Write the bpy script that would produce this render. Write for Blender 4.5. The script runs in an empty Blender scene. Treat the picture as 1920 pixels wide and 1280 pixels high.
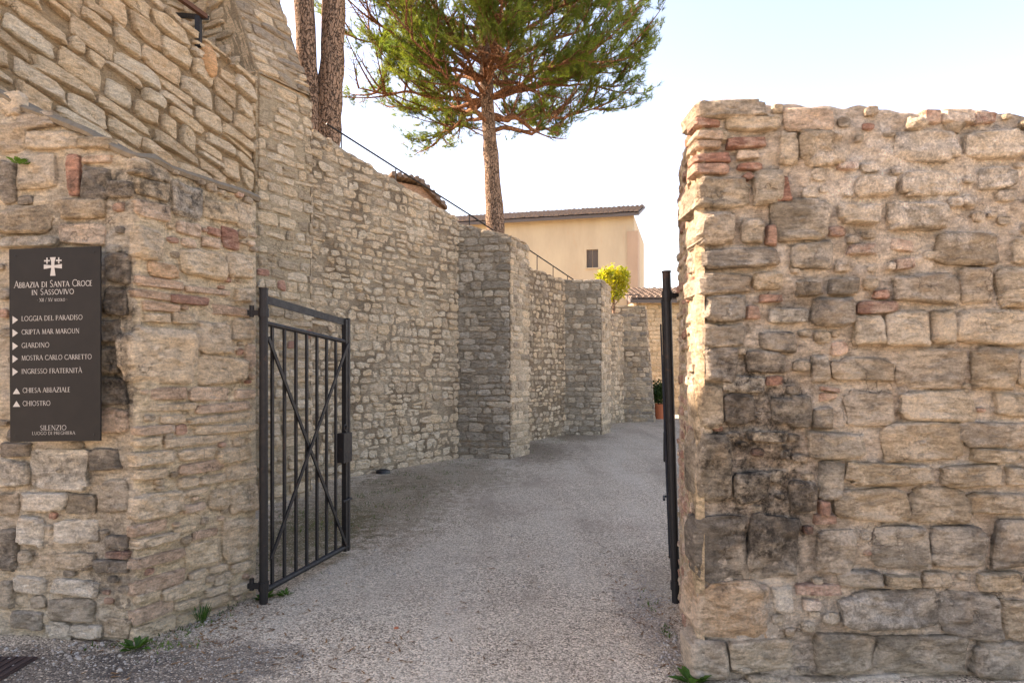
import bpy, math, random
from mathutils import Vector, noise
R = math.radians
scene = bpy.context.scene
col = scene.collection

# ------------------------------------------------------------------ camera, sky, sun, exposure
EYE = 1.6
F = 1280.0          # focal length in photo pixels (24 mm on 36 mm sensor, 1920 px wide)
HX, HY = 960.0, 695.0
cd = bpy.data.cameras.new('camera'); cam = bpy.data.objects.new('camera', cd); col.objects.link(cam)
cam.location = (0, 0, EYE); cam.rotation_euler = (R(90), 0, 0)
cd.lens = 24; cd.sensor_width = 36; cd.shift_y = 55 / 1920; cd.clip_end = 2000; cd.clip_start = 0.05
scene.camera = cam
SUN_AZ, SUN_EL = R(-75), R(38)
sdir = Vector((math.sin(SUN_AZ) * math.cos(SUN_EL), math.cos(SUN_AZ) * math.cos(SUN_EL), math.sin(SUN_EL)))
w = bpy.data.worlds.new('World'); scene.world = w; w.use_nodes = True
wn = w.node_tree.nodes; wl = w.node_tree.links
sky = wn.new('ShaderNodeTexSky'); sky.sky_type = 'NISHITA'; sky.sun_disc = False
sky.sun_elevation = SUN_EL; sky.sun_rotation = SUN_AZ
sky.air_density = 1.0; sky.dust_density = 1.4; sky.ozone_density = 1.0; sky.altitude = 500
wl.new(sky.outputs[0], wn['Background'].inputs[0]); wn['Background'].inputs[1].default_value = 0.14
sl = bpy.data.lights.new('sun', 'SUN'); sl.energy = 5.0; sl.angle = R(0.5); sl.color = (1, .93, .82)
so = bpy.data.objects.new('sun', sl); col.objects.link(so); so.location = (-20, 12, 25)
so.rotation_euler = sdir.to_track_quat('Z', 'Y').to_euler()
vs = scene.view_settings
vs.view_transform = 'Standard'; vs.look = 'None'; vs.gamma = 1; vs.exposure = 2.0
try:
    vs.use_white_balance = True; vs.white_balance_temperature = 8300; vs.white_balance_tint = 22
except Exception: pass
scene.render.resolution_x = 1024; scene.render.resolution_y = 682
scene.render.engine = 'CYCLES'
scene.cycles.max_bounces = 8; scene.cycles.diffuse_bounces = 7

# ------------------------------------------------------------------ helpers
def lin(c): return tuple(((v / 255 + .055) / 1.055) ** 2.4 if v > 10 else v / 255 / 12.92 for v in c)
def cap(c, m=.46, s=.72):
    c = tuple(x * s for x in c); k = max(c); return tuple(x * min(1, m / k) for x in c)
def n3(x, y, z): return noise.noise(Vector((x, y, z)))
def tagk(o, label=None, cat=None, group=None, kind=None):
    if label: o['label'] = label
    if cat: o['category'] = cat
    if group: o['group'] = group
    if kind: o['kind'] = kind
    return o
def empty(name, loc, label=None, cat=None, group=None):
    o = bpy.data.objects.new(name, None); col.objects.link(o); o.location = loc; o.empty_display_size = .2
    return tagk(o, label, cat, group)
class MB:
    """collects vertices and faces, per-vertex colour; build() links one mesh object"""
    def __init__(s): s.v = []; s.f = []; s.c = []
    def add(s, vs_, fs, c=(1, 1, 1)):
        b = len(s.v); s.v += [tuple(p) for p in vs_]; s.f += [tuple(i + b for i in f) for f in fs]; s.c += [c] * len(vs_)
    def box(s, lo, hi, c=(1, 1, 1)):
        x0, y0, z0 = lo; x1, y1, z1 = hi
        s.add([(x0,y0,z0),(x1,y0,z0),(x1,y1,z0),(x0,y1,z0),(x0,y0,z1),(x1,y0,z1),(x1,y1,z1),(x0,y1,z1)],
              [(0,3,2,1),(4,5,6,7),(0,1,5,4),(1,2,6,5),(2,3,7,6),(3,0,4,7)], c)
    def tube(s, pts, rad, n=10, c=(1, 1, 1), cap=True, wob=0):
        pts = [Vector(p) for p in pts]; vs_ = []; up = None
        for i, p in enumerate(pts):
            d = (pts[min(i + 1, len(pts) - 1)] - pts[max(i - 1, 0)]).normalized()
            if up is None: up = d.orthogonal().normalized()
            up = (up - d * up.dot(d)).normalized(); sd = d.cross(up)
            r = rad[i] if isinstance(rad, (list, tuple)) else rad
            for k in range(n):
                a = 2 * math.pi * k / n
                q = p + (up * math.cos(a) + sd * math.sin(a)) * r
                if wob: q += (q - p) * wob * n3(q.x * 4 / max(r, .05) * .3, q.y * 4 / max(r, .05) * .3, q.z * 2)
                vs_.append(q)
        fs = [(i*n+k, i*n+(k+1) % n, (i+1)*n+(k+1) % n, (i+1)*n+k) for i in range(len(pts)-1) for k in range(n)]
        if cap: fs += [tuple(range(n))[::-1], tuple((len(pts)-1)*n + k for k in range(n))]
        s.add(vs_, fs, c)
    def bar(s, a, b, wx, wy, up=(0, 0, 1), c=(1, 1, 1)):
        """rectangular bar from a to b: wx across (perpendicular to up), wy along up"""
        a = Vector(a); b = Vector(b); d = (b - a).normalized(); u = Vector(up); u = (u - d * u.dot(d)).normalized(); sd = d.cross(u)
        vs_ = [p + sd * (i * wx / 2) + u * (j * wy / 2) for p in (a, b) for i, j in ((-1,-1),(1,-1),(1,1),(-1,1))]
        s.add(vs_, [(0,1,2,3),(7,6,5,4),(0,4,5,1),(1,5,6,2),(2,6,7,3),(3,7,4,0)], c)
    def lathe(s, prof, cx, cy, n=20, c=(1, 1, 1)):
        vs_ = [(cx + r * math.cos(2*math.pi*k/n), cy + r * math.sin(2*math.pi*k/n), z) for r, z in prof for k in range(n)]
        s.add(vs_, [(i*n+k, i*n+(k+1) % n, (i+1)*n+(k+1) % n, (i+1)*n+k) for i in range(len(prof)-1) for k in range(n)], c)
    def build(s, name, m, parent=None, origin=None, smooth=False, kind=None):
        if origin is None:
            origin = Vector(parent.location) if parent is not None and parent.type == 'EMPTY' else Vector((0, 0, 0))
        origin = Vector(origin)
        me = bpy.data.meshes.new(name)
        me.from_pydata([tuple(Vector(p) - origin) for p in s.v], [], s.f)
        at = me.color_attributes.new('tint', 'FLOAT_COLOR', 'POINT')
        at.data.foreach_set('color', [x for c in s.c for x in (c[0], c[1], c[2], 1)])
        if smooth:
            me.polygons.foreach_set('use_smooth', [True] * len(me.polygons))
            if name in ('stone', 'brick', 'small_stones'): me.set_sharp_from_angle(angle=R(24))
        me.materials.append(m); me.update()
        o = bpy.data.objects.new(name, me); col.objects.link(o)
        o.location = origin
        if parent is not None:
            o.parent = parent
            pw = Vector((0, 0, 0)); q = parent
            while q is not None: pw += Vector(q.location); q = q.parent
            o.location = origin - pw
        if kind: o['kind'] = kind
        return o
def at(px, py, Y): return Vector(((px - HX) / F * Y, Y, EYE + (HY - py) / F * Y))
# ------------------------------------------------------------------ materials
def newmat(name):
    m = bpy.data.materials.new(name); m.use_nodes = True; nt = m.node_tree
    return m, nt, nt.nodes['Principled BSDF'], nt.nodes['Material Output']
def N(nt, t, **kw):
    n = nt.nodes.new(t)
    for k, v in kw.items():
        if k.startswith('i_'):
            key = k[2:]; key = int(key) if key.isdigit() else key.replace('_', ' ')
            n.inputs[key].default_value = v
        else: setattr(n, k, v)
    return n
def noise_n(nt, pos, scale, detail=5, rough=.6):
    n = N(nt, 'ShaderNodeTexNoise'); n.inputs['Scale'].default_value = scale
    n.inputs['Detail'].default_value = detail; n.inputs['Roughness'].default_value = rough
    nt.links.new(pos, n.inputs['Vector']); return n.outputs[0]
def ramp(nt, fac, a, b, ca=(0, 0, 0, 1), cb=(1, 1, 1, 1)):
    r = N(nt, 'ShaderNodeValToRGB'); r.color_ramp.elements[0].position = a; r.color_ramp.elements[1].position = b
    r.color_ramp.elements[0].color = ca; r.color_ramp.elements[1].color = cb
    nt.links.new(fac, r.inputs[0]); return r.outputs[0]
def mix(nt, fac, a, b, mode='MIX'):
    m = N(nt, 'ShaderNodeMix', data_type='RGBA', blend_type=mode)
    for v, i in ((fac, 0), (a, 6), (b, 7)):
        if hasattr(v, 'is_linked'): nt.links.new(v, m.inputs[i])
        elif i == 0: m.inputs[0].default_value = v
        else: m.inputs[i].default_value = (*v[:3], 1)
    return m.outputs[2]
def math_n(nt, op, a, b=None):
    m = N(nt, 'ShaderNodeMath', operation=op)
    for i, v in enumerate((a, b)):
        if v is None: continue
        if hasattr(v, 'is_linked'): nt.links.new(v, m.inputs[i])
        else: m.inputs[i].default_value = v
    return m.outputs[0]
def bump(nt, h, strength, dist, prev=None):
    b = N(nt, 'ShaderNodeBump'); b.inputs['Strength'].default_value = strength; b.inputs['Distance'].default_value = dist
    nt.links.new(h, b.inputs['Height'])
    if prev is not None: nt.links.new(prev, b.inputs['Normal'])
    return b.outputs[0]
def blob(nt, pos, c, r):
    """stain mask: ragged ellipsoid in world space"""
    s = N(nt, 'ShaderNodeVectorMath', operation='SUBTRACT'); nt.links.new(pos, s.inputs[0]); s.inputs[1].default_value = c
    d = N(nt, 'ShaderNodeVectorMath', operation='DIVIDE'); nt.links.new(s.outputs[0], d.inputs[0]); d.inputs[1].default_value = r
    l = N(nt, 'ShaderNodeVectorMath', operation='LENGTH'); nt.links.new(d.outputs[0], l.inputs[0])
    rag = math_n(nt, 'ADD', l.outputs['Value'], math_n(nt, 'MULTIPLY', math_n(nt, 'SUBTRACT', noise_n(nt, pos, 7, 6, .7), .5), 2.2))
    return ramp(nt, rag, .55, 1.05, (1, 1, 1, 1), (0, 0, 0, 1))
def masonry(name, stains=(), var=.48, lichen=.5, relief=1.0, warm=(168, 132, 90), gain=1.72, smear=0.0, smearc=(206, 188, 166)):
    """stone / brick / mortar: base colour from the piece's own tint, plus grain, blotches, lichen and ragged stains"""
    m, nt, b, out = newmat(name)
    pos = N(nt, 'ShaderNodeNewGeometry').outputs['Position']
    tint = N(nt, 'ShaderNodeVertexColor', layer_name='tint').outputs[0]
    # layered beds: stretched noise
    mp = N(nt, 'ShaderNodeMapping'); mp.inputs['Scale'].default_value = (1, 1, 3.2); nt.links.new(pos, mp.inputs[0])
    bed = noise_n(nt, mp.outputs[0], 14, 7, .68)
    blot = noise_n(nt, pos, 5.5, 5, .6)
    fine = noise_n(nt, pos, 75, 5, .7)
    c = mix(nt, ramp(nt, bed, .32, .7), mix(nt, 1.0, tint, (1 - var, 1 - var * 1.05, 1 - var * 1.12), 'MULTIPLY'), mix(nt, 1.0, tint, (1 + var * .7,) * 3, 'MULTIPLY'))
    c = mix(nt, math_n(nt, 'MULTIPLY', ramp(nt, blot, .55, .72), .32), c, lin(warm))
    c = mix(nt, math_n(nt, 'MULTIPLY', ramp(nt, noise_n(nt, pos, 9, 8, .75), .56, .66), lichen * .7), c, lin((104, 100, 94)))
    c = mix(nt, math_n(nt, 'MULTIPLY', ramp(nt, noise_n(nt, pos, 38, 4, .7), .62, .70), lichen * .75), c, lin((58, 54, 48)))
    c = mix(nt, math_n(nt, 'MULTIPLY', ramp(nt, noise_n(nt, pos, 23, 5, .75), .64, .72), .45), c, lin((222, 212, 196)))
    crk = noise_n(nt, pos, 2.6, 5, .55); crk = math_n(nt, 'ABSOLUTE', math_n(nt, 'SUBTRACT', crk, .5))
    cm = math_n(nt, 'MULTIPLY', ramp(nt, crk, .001, .007, (1, 1, 1, 1), (0, 0, 0, 1)), ramp(nt, noise_n(nt, pos, 3, 3), .48, .58))
    c = mix(nt, math_n(nt, 'MULTIPLY', cm, .55), c, lin((70, 58, 48)))
    pit = ramp(nt, noise_n(nt, pos, 55, 6, .8), .60, .66)
    c = mix(nt, math_n(nt, 'MULTIPLY', pit, .45), c, mix(nt, 1.0, c, (.42, .40, .38), 'MULTIPLY'))
    if smear:
        sm = math_n(nt, 'ADD', noise_n(nt, pos, 3.6, 7, .62), math_n(nt, 'MULTIPLY', math_n(nt, 'SUBTRACT', bed, .5), .35))
        c = mix(nt, math_n(nt, 'MULTIPLY', ramp(nt, sm, .48, .60), smear), c, lin(smearc))
    for cen, rad, colr, amt in stains:
        c = mix(nt, math_n(nt, 'MULTIPLY', math_n(nt, 'MULTIPLY', blob(nt, pos, cen, rad), amt), ramp(nt, noise_n(nt, pos, 16, 7, .75), .36, .60)), c, mix(nt, ramp(nt, fine, .35, .7), tuple(x * .6 for x in lin(colr)), lin(colr)))
    c = mix(nt, ramp(nt, fine, .3, .75), mix(nt, 1.0, c, (.72, .71, .69), 'MULTIPLY'), mix(nt, 1.0, c, (1.28, 1.28, 1.27), 'MULTIPLY'))
    hs_ = N(nt, 'ShaderNodeHueSaturation'); hs_.inputs['Saturation'].default_value = .86; hs_.inputs['Value'].default_value = gain; nt.links.new(c, hs_.inputs['Color']); c = hs_.outputs[0]
    nt.links.new(c, b.inputs['Base Color'])
    b.inputs['Roughness'].default_value = .92; b.inputs['Specular IOR Level'].default_value = .2
    n = bump(nt, bed, .9 * relief, .06)
    n = bump(nt, noise_n(nt, pos, 22, 8, .78), .9 * relief, .036, n)
    n = bump(nt, fine, .7 * relief, .010, n)
    n = bump(nt, math_n(nt, 'SUBTRACT', 1, math_n(nt, 'ADD', cm, pit)), .8, .010, n)
    nt.links.new(n, b.inputs['Normal']); return m
def plain(name, c, rough=.6, metal=0, nscale=30, var=.15, bstr=.15, bd=.004, spec=.5):
    m, nt, b, out = newmat(name); pos = N(nt, 'ShaderNodeNewGeometry').outputs['Position']
    f = noise_n(nt, pos, nscale, 5, .65); lc = lin(c)
    cc = mix(nt, f, tuple(x * (1 - var) for x in lc), tuple(min(1, x * (1 + var)) for x in lc))
    nt.links.new(cc, b.inputs['Base Color']); b.inputs['Roughness'].default_value = rough; b.inputs['Metallic'].default_value = metal
    b.inputs['Specular IOR Level'].default_value = spec
    if bstr: nt.links.new(bump(nt, f, bstr, bd), b.inputs['Normal'])
    return m
def foliage(name, ca, cb, trans=.45):
    m, nt, b, out = newmat(name); pos = N(nt, 'ShaderNodeNewGeometry').outputs['Position']
    tint = N(nt, 'ShaderNodeVertexColor', layer_name='tint').outputs[0]
    c = mix(nt, 1.0, mix(nt, ramp(nt, noise_n(nt, pos, 2.2, 4), .35, .65), lin(ca), lin(cb)), tint, 'MULTIPLY')
    nt.links.new(c, b.inputs['Base Color']); b.inputs['Roughness'].default_value = .6; b.inputs['Specular IOR Level'].default_value = .3
    t = N(nt, 'ShaderNodeBsdfTranslucent'); nt.links.new(mix(nt, 1.0, c, (1.5, 1.45, .7), 'MULTIPLY'), t.inputs[0])
    ms = N(nt, 'ShaderNodeMixShader'); ms.inputs[0].default_value = trans
    nt.links.new(b.outputs[0], ms.inputs[1]); nt.links.new(t.outputs[0], ms.inputs[2]); nt.links.new(ms.outputs[0], out.inputs[0]); return m
M = {}
M['right'] = masonry('weathered_limestone_right', [((1.27, 3.5, 1.15), (.36, .8, .74), (66, 58, 50), 1.0), ((1.80, 3.5, 2.27), (.14, .5, .13), (64, 58, 52), .8),
      ((2.15, 3.5, 2.62), (.75, .8, .36), (232, 216, 198), .8), ((1.9, 3.5, 2.2), (.35, .8, .12), (222, 204, 184), .6), ((1.75, 3.5, .35), (.6, .8, .12), (226, 214, 200), .5), ((1.50, 3.5, 1.95), (.2, .5, .16), (76, 68, 60), .6), ((1.62, 3.5, .75), (.2, .5, .3), (84, 76, 68), .5)], lichen=.6, relief=1.15, smear=.35)
M['left'] = masonry('weathered_limestone_left', [((-2.31, 4.0, 1.75), (.11, .5, .62), (50, 46, 42), .9), ((-2.2, 4.2, 2.70), (.55, .6, .17), (58, 53, 47), .85),
      ((-2.75, 4.0, 1.0), (.5, .5, .12), (70, 65, 60), .7), ((-2.4, 4.0, .55), (.25, .4, .4), (78, 72, 66), .6), ((-2.9, 4.0, 2.5), (.5, .4, .2), (84, 76, 68), .6)], lichen=.5, relief=1.1, smear=.22, gain=1.75)
M['clean'] = masonry('pale_limestone', lichen=.2, var=.36, warm=(176, 138, 88))
M['inner'] = masonry('inner_wall_limestone', lichen=.45, var=.42)
M['litter'] = foliage('dry_needles', (112, 76, 48), (146, 108, 70), .1)
M['chips'] = masonry('gravel_chips', lichen=0, var=.2, relief=.2, gain=.95)
def iron():
    m, nt, b, out = newmat('black_painted_iron'); pos = N(nt, 'ShaderNodeNewGeometry').outputs['Position']
    f = noise_n(nt, pos, 30, 6, .7); c = mix(nt, f, lin((18, 17, 19)), lin((36, 33, 34)))
    c = mix(nt, math_n(nt, 'MULTIPLY', ramp(nt, noise_n(nt, pos, 9, 7, .75), .60, .68), .7), c, lin((74, 50, 38)))
    nt.links.new(c, b.inputs['Base Color']); nt.links.new(ramp(nt, f, .3, .7, (.4, .4, .4, 1), (.75, .75, .75, 1)), b.inputs['Roughness']); b.inputs['Specular IOR Level'].default_value = .35
    nt.links.new(bump(nt, f, .4, .003), b.inputs['Normal']); return m
M["iron"] = iron()
M['rust'] = plain('rusty_iron', (92, 58, 40), .8, .2, 40, .4, .4, .003)
M['signplate'] = plain('dark_bronze_sheet', (30, 26, 23), .7, 0, 9, .5, .08, .002, .3)
M['letter'] = plain('white_print', (168, 162, 156), .6, 0, 60, .06, 0)
M['terracotta'] = plain('terracotta', (176, 98, 64), .8, 0, 25, .2, .2)
M['rubber'] = plain('black_plastic', (30, 32, 38), .5, 0, 30, .2, .1)
M['mat'] = plain('dark_brown_metal_cover', (62, 46, 42), .85, 0, 60, .4, .6, .006)
M['concrete'] = plain('grey_coping_mortar', (118, 108, 94), .95, 0, 22, .45, .9, .03, .2)
M['soil'] = plain('terrace_soil', (110, 96, 70), .95, 0, 6, .35, .6, .03, .1)
M['needles'] = foliage('pine_needles', (82, 104, 52), (116, 132, 66), .5)
M['yellow'] = foliage('yellow_leaves', (112, 128, 44), (186, 176, 56), .42)
M['leaf'] = foliage('green_leaves', (52, 86, 34), (84, 118, 50), .35)
M['darkleaf'] = foliage('dark_leaves', (36, 60, 30), (60, 84, 40), .25)
def bark():
    m, nt, b, out = newmat('pine_bark'); pos = N(nt, 'ShaderNodeNewGeometry').outputs['Position']
    mp = N(nt, 'ShaderNodeMapping'); mp.inputs['Scale'].default_value = (1, 1, .35); nt.links.new(pos, mp.inputs[0])
    v = N(nt, 'ShaderNodeTexVoronoi', feature='DISTANCE_TO_EDGE'); v.inputs['Scale'].default_value = 24
    ds = N(nt, 'ShaderNodeVectorMath', operation='ADD'); nt.links.new(mp.outputs[0], ds.inputs[0])
    nz = N(nt, 'ShaderNodeTexNoise'); nz.inputs['Scale'].default_value = 9; nt.links.new(pos, nz.inputs['Vector'])
    sc = N(nt, 'ShaderNodeVectorMath', operation='SCALE'); sc.inputs['Scale'].default_value = .12; nt.links.new(nz.outputs['Color'], sc.inputs[0]); nt.links.new(sc.outputs[0], ds.inputs[1])
    nt.links.new(ds.outputs[0], v.inputs['Vector'])
    e = ramp(nt, v.outputs['Distance'], .0, .11)
    f = noise_n(nt, pos, 30, 5, .7)
    c = mix(nt, e, lin((82, 66, 56)), mix(nt, f, lin((126, 104, 88)), lin((172, 142, 120))))
    tint = N(nt, 'ShaderNodeVertexColor', layer_name='tint').outputs[0]
    c = mix(nt, 1.0, c, tint, 'MULTIPLY')
    nt.links.new(c, b.inputs['Base Color']); b.inputs['Roughness'].default_value = .95; b.inputs['Specular IOR Level'].default_value = .15
    nt.links.new(bump(nt, f, .5, .02, bump(nt, e, 1.0, .035)), b.inputs['Normal']); return m
M['bark'] = bark()
def ground_mat():
    m, nt, b, out = newmat('gravel_over_asphalt'); pos = N(nt, 'ShaderNodeNewGeometry').outputs['Position']
    v = N(nt, 'ShaderNodeTexVoronoi'); v.inputs['Scale'].default_value = 105; nt.links.new(pos, v.inputs['Vector'])
    v2 = N(nt, 'ShaderNodeTexVoronoi'); v2.inputs['Scale'].default_value = 48; nt.links.new(pos, v2.inputs['Vector'])
    sep = N(nt, 'ShaderNodeSeparateColor'); nt.links.new(v.outputs['Color'], sep.inputs[0])
    g = ramp(nt, sep.outputs[0], .0, 1.0)
    chips = mix(nt, g, lin((92, 79, 66)), lin((250, 228, 200)))
    big = noise_n(nt, pos, 1.1, 6, .62); mid = noise_n(nt, pos, 4.5, 6, .65)
    # how much of the dark asphalt is bare
    bare = ramp(nt, math_n(nt, 'ADD', math_n(nt, 'MULTIPLY', sep.outputs[1], .55), math_n(nt, 'MULTIPLY', mid, .7)), .62, .86)
    c = mix(nt, math_n(nt, 'MULTIPLY', bare, .35), chips, lin((140, 126, 108)))
    c = mix(nt, math_n(nt, 'MULTIPLY', ramp(nt, big, .42, .66), .3), c, lin((212, 197, 174)))
    c = mix(nt, math_n(nt, 'MULTIPLY', ramp(nt, noise_n(nt, pos, .8, 4), .5, .7), .35), c, lin((150, 126, 108)))
    mpt = N(nt, 'ShaderNodeMapping'); mpt.inputs['Rotation'].default_value = (0, 0, R(24)); mpt.inputs['Scale'].default_value = (1.5, .22, 1); nt.links.new(pos, mpt.inputs[0])
    trk = noise_n(nt, mpt.outputs[0], 1.0, 5, .55)
    c = mix(nt, math_n(nt, 'MULTIPLY', ramp(nt, trk, .52, .64), .3), c, lin((210, 196, 176)))
    c = mix(nt, math_n(nt, 'MULTIPLY', ramp(nt, trk, .36, .47, (1, 1, 1, 1), (0, 0, 0, 1)), .4), c, lin((142, 126, 108)))
    # bare asphalt along the left gate wall and by the right jamb, moss and dirt along the inner wall foot
    for cen, rad, colr, amt in [((-1.75, 3.72, 0), (.75, .42, 1), (80, 74, 70), .7), ((-2.6, 3.6, 0), (.9, .5, 1), (72, 66, 62), .75), ((.86, 4.5, 0), (.2, .8, 1), (134, 126, 120), .4), ((.95, 3.6, 0), (.15, .6, 1), (112, 100, 86), .5),
          ((-1.7, 8.2, 0), (1.2, 2.6, 1), (112, 96, 68), .6), ((-1.0, 10.4, 0), (1.3, 1.8, 1), (118, 102, 78), .55), ((.4, 13.6, 0), (1.0, 2.2, 1), (116, 98, 78), .75), ((-2.0, 6.8, 0), (.7, 1.7, 1), (94, 86, 52), .7), ((1.6, 16.8, 0), (.9, 1.6, 1), (120, 102, 80), .7)]:
        c = mix(nt, math_n(nt, 'MULTIPLY', math_n(nt, 'MULTIPLY', blob(nt, pos, cen, rad), amt), ramp(nt, sep.outputs[2], .75, .95, (1, 1, 1, 1), (.15, .15, .15, 1))), c, lin(colr))
    nt.links.new(c, b.inputs['Base Color']); b.inputs['Roughness'].default_value = .95; b.inputs['Specular IOR Level'].default_value = .15
    h = math_n(nt, 'SUBTRACT', 1, v.outputs['Distance'])
    n = bump(nt, h, .9, .010); n = bump(nt, math_n(nt, 'SUBTRACT', 1, v2.outputs['Distance']), .35, .012, n); n = bump(nt, mid, .4, .05, n)
    nt.links.new(n, b.inputs['Normal']); return m
M['ground'] = ground_mat()
def plaster(name, ca, cb):
    m, nt, b, out = newmat(name); pos = N(nt, 'ShaderNodeNewGeometry').outputs['Position']
    mp = N(nt, 'ShaderNodeMapping'); mp.inputs['Scale'].default_value = (1, 1, .3); nt.links.new(pos, mp.inputs[0])
    c = mix(nt, ramp(nt, noise_n(nt, mp.outputs[0], 1.2, 7, .65), .35, .7), lin(ca), lin(cb))
    c = mix(nt, math_n(nt, 'MULTIPLY', ramp(nt, noise_n(nt, mp.outputs[0], 3.5, 6, .7), .58, .7), .35), c, lin((190, 150, 118)))
    nt.links.new(c, b.inputs['Base Color']); b.inputs['Roughness'].default_value = .9; b.inputs['Specular IOR Level'].default_value = .2
    nt.links.new(bump(nt, noise_n(nt, pos, 12, 6), .3, .02), b.inputs['Normal']); return m
M['plaster'] = plaster('cream_plaster', (194, 178, 150), (178, 160, 135))
M['pinkplaster'] = plaster('pink_plaster', (186, 160, 136), (172, 145, 122))
M['rooftile'] = plain('old_roof_tiles', (124, 108, 96), .9, 0, 5, .5, .6, .02, .2)
M['shutter'] = plain('grey_brown_shutter', (92, 84, 80), .7, 0, 20, .15, .1)

# ------------------------------------------------------------------ masonry builders
TAN = [(196,176,148),(184,162,132),(172,150,120),(190,170,142),(160,142,118),(178,156,124),(168,150,128)]
PALE = [(222,196,158),(212,184,144),(220,198,166),(206,176,136),(224,206,176),(196,170,134),(216,190,152)]
GREY = [(158,146,130),(146,136,122),(168,154,136),(152,138,118),(138,128,116),(176,160,138)]
MIX = [(186,164,134),(172,150,122),(158,142,122),(196,176,148),(164,144,116),(178,158,130),(148,134,116)]
BRICK = [(178,122,96),(168,112,88),(186,138,112),(160,114,94),(190,146,120)]
PINK = [(204,174,146),(194,162,134),(208,180,152)]
class Face:
    """a wall face: origin at its foot, u along the wall, v up (may lean back), n outwards"""
    def __init__(s, a, b, batter=0.0, z0=0.0):
        a = Vector((a[0], a[1], z0)); b = Vector((b[0], b[1], z0)); s.o = a; s.L = (b - a).length
        s.u = (b - a).normalized(); hn = Vector((s.u.y, -s.u.x, 0)); s.v = (Vector((0, 0, 1)) - hn * batter).normalized(); s.n = s.u.cross(s.v).normalized()
    def p(s, u, v, d=0): return s.o + s.u * u + s.v * v + s.n * d
    def px(s, x, y):
        r = Vector(((x - HX) / F, 1, (HY - y) / F)); e = Vector((0, 0, EYE))
        t = (s.o - e).dot(s.n) / r.dot(s.n); q = e + r * t - s.o
        return q.dot(s.u), q.dot(s.v)
def stone_geo(face, quad, prot, rng, back=.05, npt=14, rings=3, rough=1.0, expo=4.0, flat=.5):
    """one stone: irregular outline inside a (u,v) quad, sides going back into the wall, broken bulging face"""
    cu = sum(q[0] for q in quad) / 4; cv = sum(q[1] for q in quad) / 4
    w_ = abs(quad[1][0] - quad[0][0] + quad[2][0] - quad[3][0]) / 2; h_ = abs(quad[3][1] - quad[0][1] + quad[2][1] - quad[1][1]) / 2
    sz = min(w_, h_); sd = rng.uniform(0, 500); ou = []
    for k in range(npt):
        a = 2 * math.pi * (k + .5) / npt; ca, sa = math.cos(a), math.sin(a)
        s = math.copysign(abs(ca) ** (2 / expo), ca); t = math.copysign(abs(sa) ** (2 / expo), sa)
        r = 1 + .18 * rough * n3(ca * 1.3 + sd, sa * 1.3, sd) + .10 * rough * n3(ca * 3.5 + sd, sa * 3.5, 7)
        s = (s * r + 1) / 2; t = (t * r + 1) / 2
        q = [quad[i] for i in range(4)]
        u = (q[0][0]*(1-s)+q[1][0]*s)*(1-t)+(q[3][0]*(1-s)+q[2][0]*s)*t
        v = (q[0][1]*(1-s)+q[1][1]*s)*(1-t)+(q[3][1]*(1-s)+q[2][1]*s)*t
        ou.append((u, v))
    tiltu, tiltv = rng.uniform(-.12, .12) * rough, rng.uniform(-.16, .10) * rough
    prof = [(1.0, -back), (1.0, prot * .35)]
    for i in range(rings):
        f = (i + 1) / (rings + .6); rr = 1 - f ** 1.15 * .98
        edge = 1 - (1 - min(1, f * (1.4 + flat * 2.5))) ** 2
        prof.append((max(rr, .12), prot * (.35 + .65 * edge)))
    vs_ = []
    fr = 2.6 / max(sz, .03)
    for j, (r, d) in enumerate(prof):
        for (u, v) in ou:
            uu, vv = cu + (u - cu) * r, cv + (v - cv) * r
            dd = d
            if j > 0:
                am = sz * .11 * rough * (1 if j > 1 else .5)
                vo = noise.voronoi(Vector((uu * fr * .45 + sd, vv * fr * .6, sd)))[0]; dd += am * 1.3 * (vo[1] - vo[0] - .35) * rough
                dd += am * (n3(uu * fr * .5 + sd, vv * fr * .5, sd) + .55 * n3(uu * fr * 1.3, vv * fr * 1.9 + sd, 3) + .3 * n3(uu * fr * 3, vv * fr * 4, sd))
                dd += (uu - cu) * tiltu + (vv - cv) * tiltv
                dd = max(dd, -.012)
            vs_.append(face.p(uu, vv, dd))
    n = npt; nr = len(prof)
    vs_.append(face.p(cu, cv, prot * 1.02 + sz * .06 * n3(cu * fr + sd, cv * fr, sd)))
    fs = [(j*n+k, j*n+(k+1) % n, (j+1)*n+(k+1) % n, (j+1)*n+k) for j in range(nr-1) for k in range(n)]
    fs += [((nr-1)*n+k, (nr-1)*n+(k+1) % n, nr*n) for k in range(n)]
    return vs_, fs, w_ * h_, face.p(cu, cv, 0)
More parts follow.
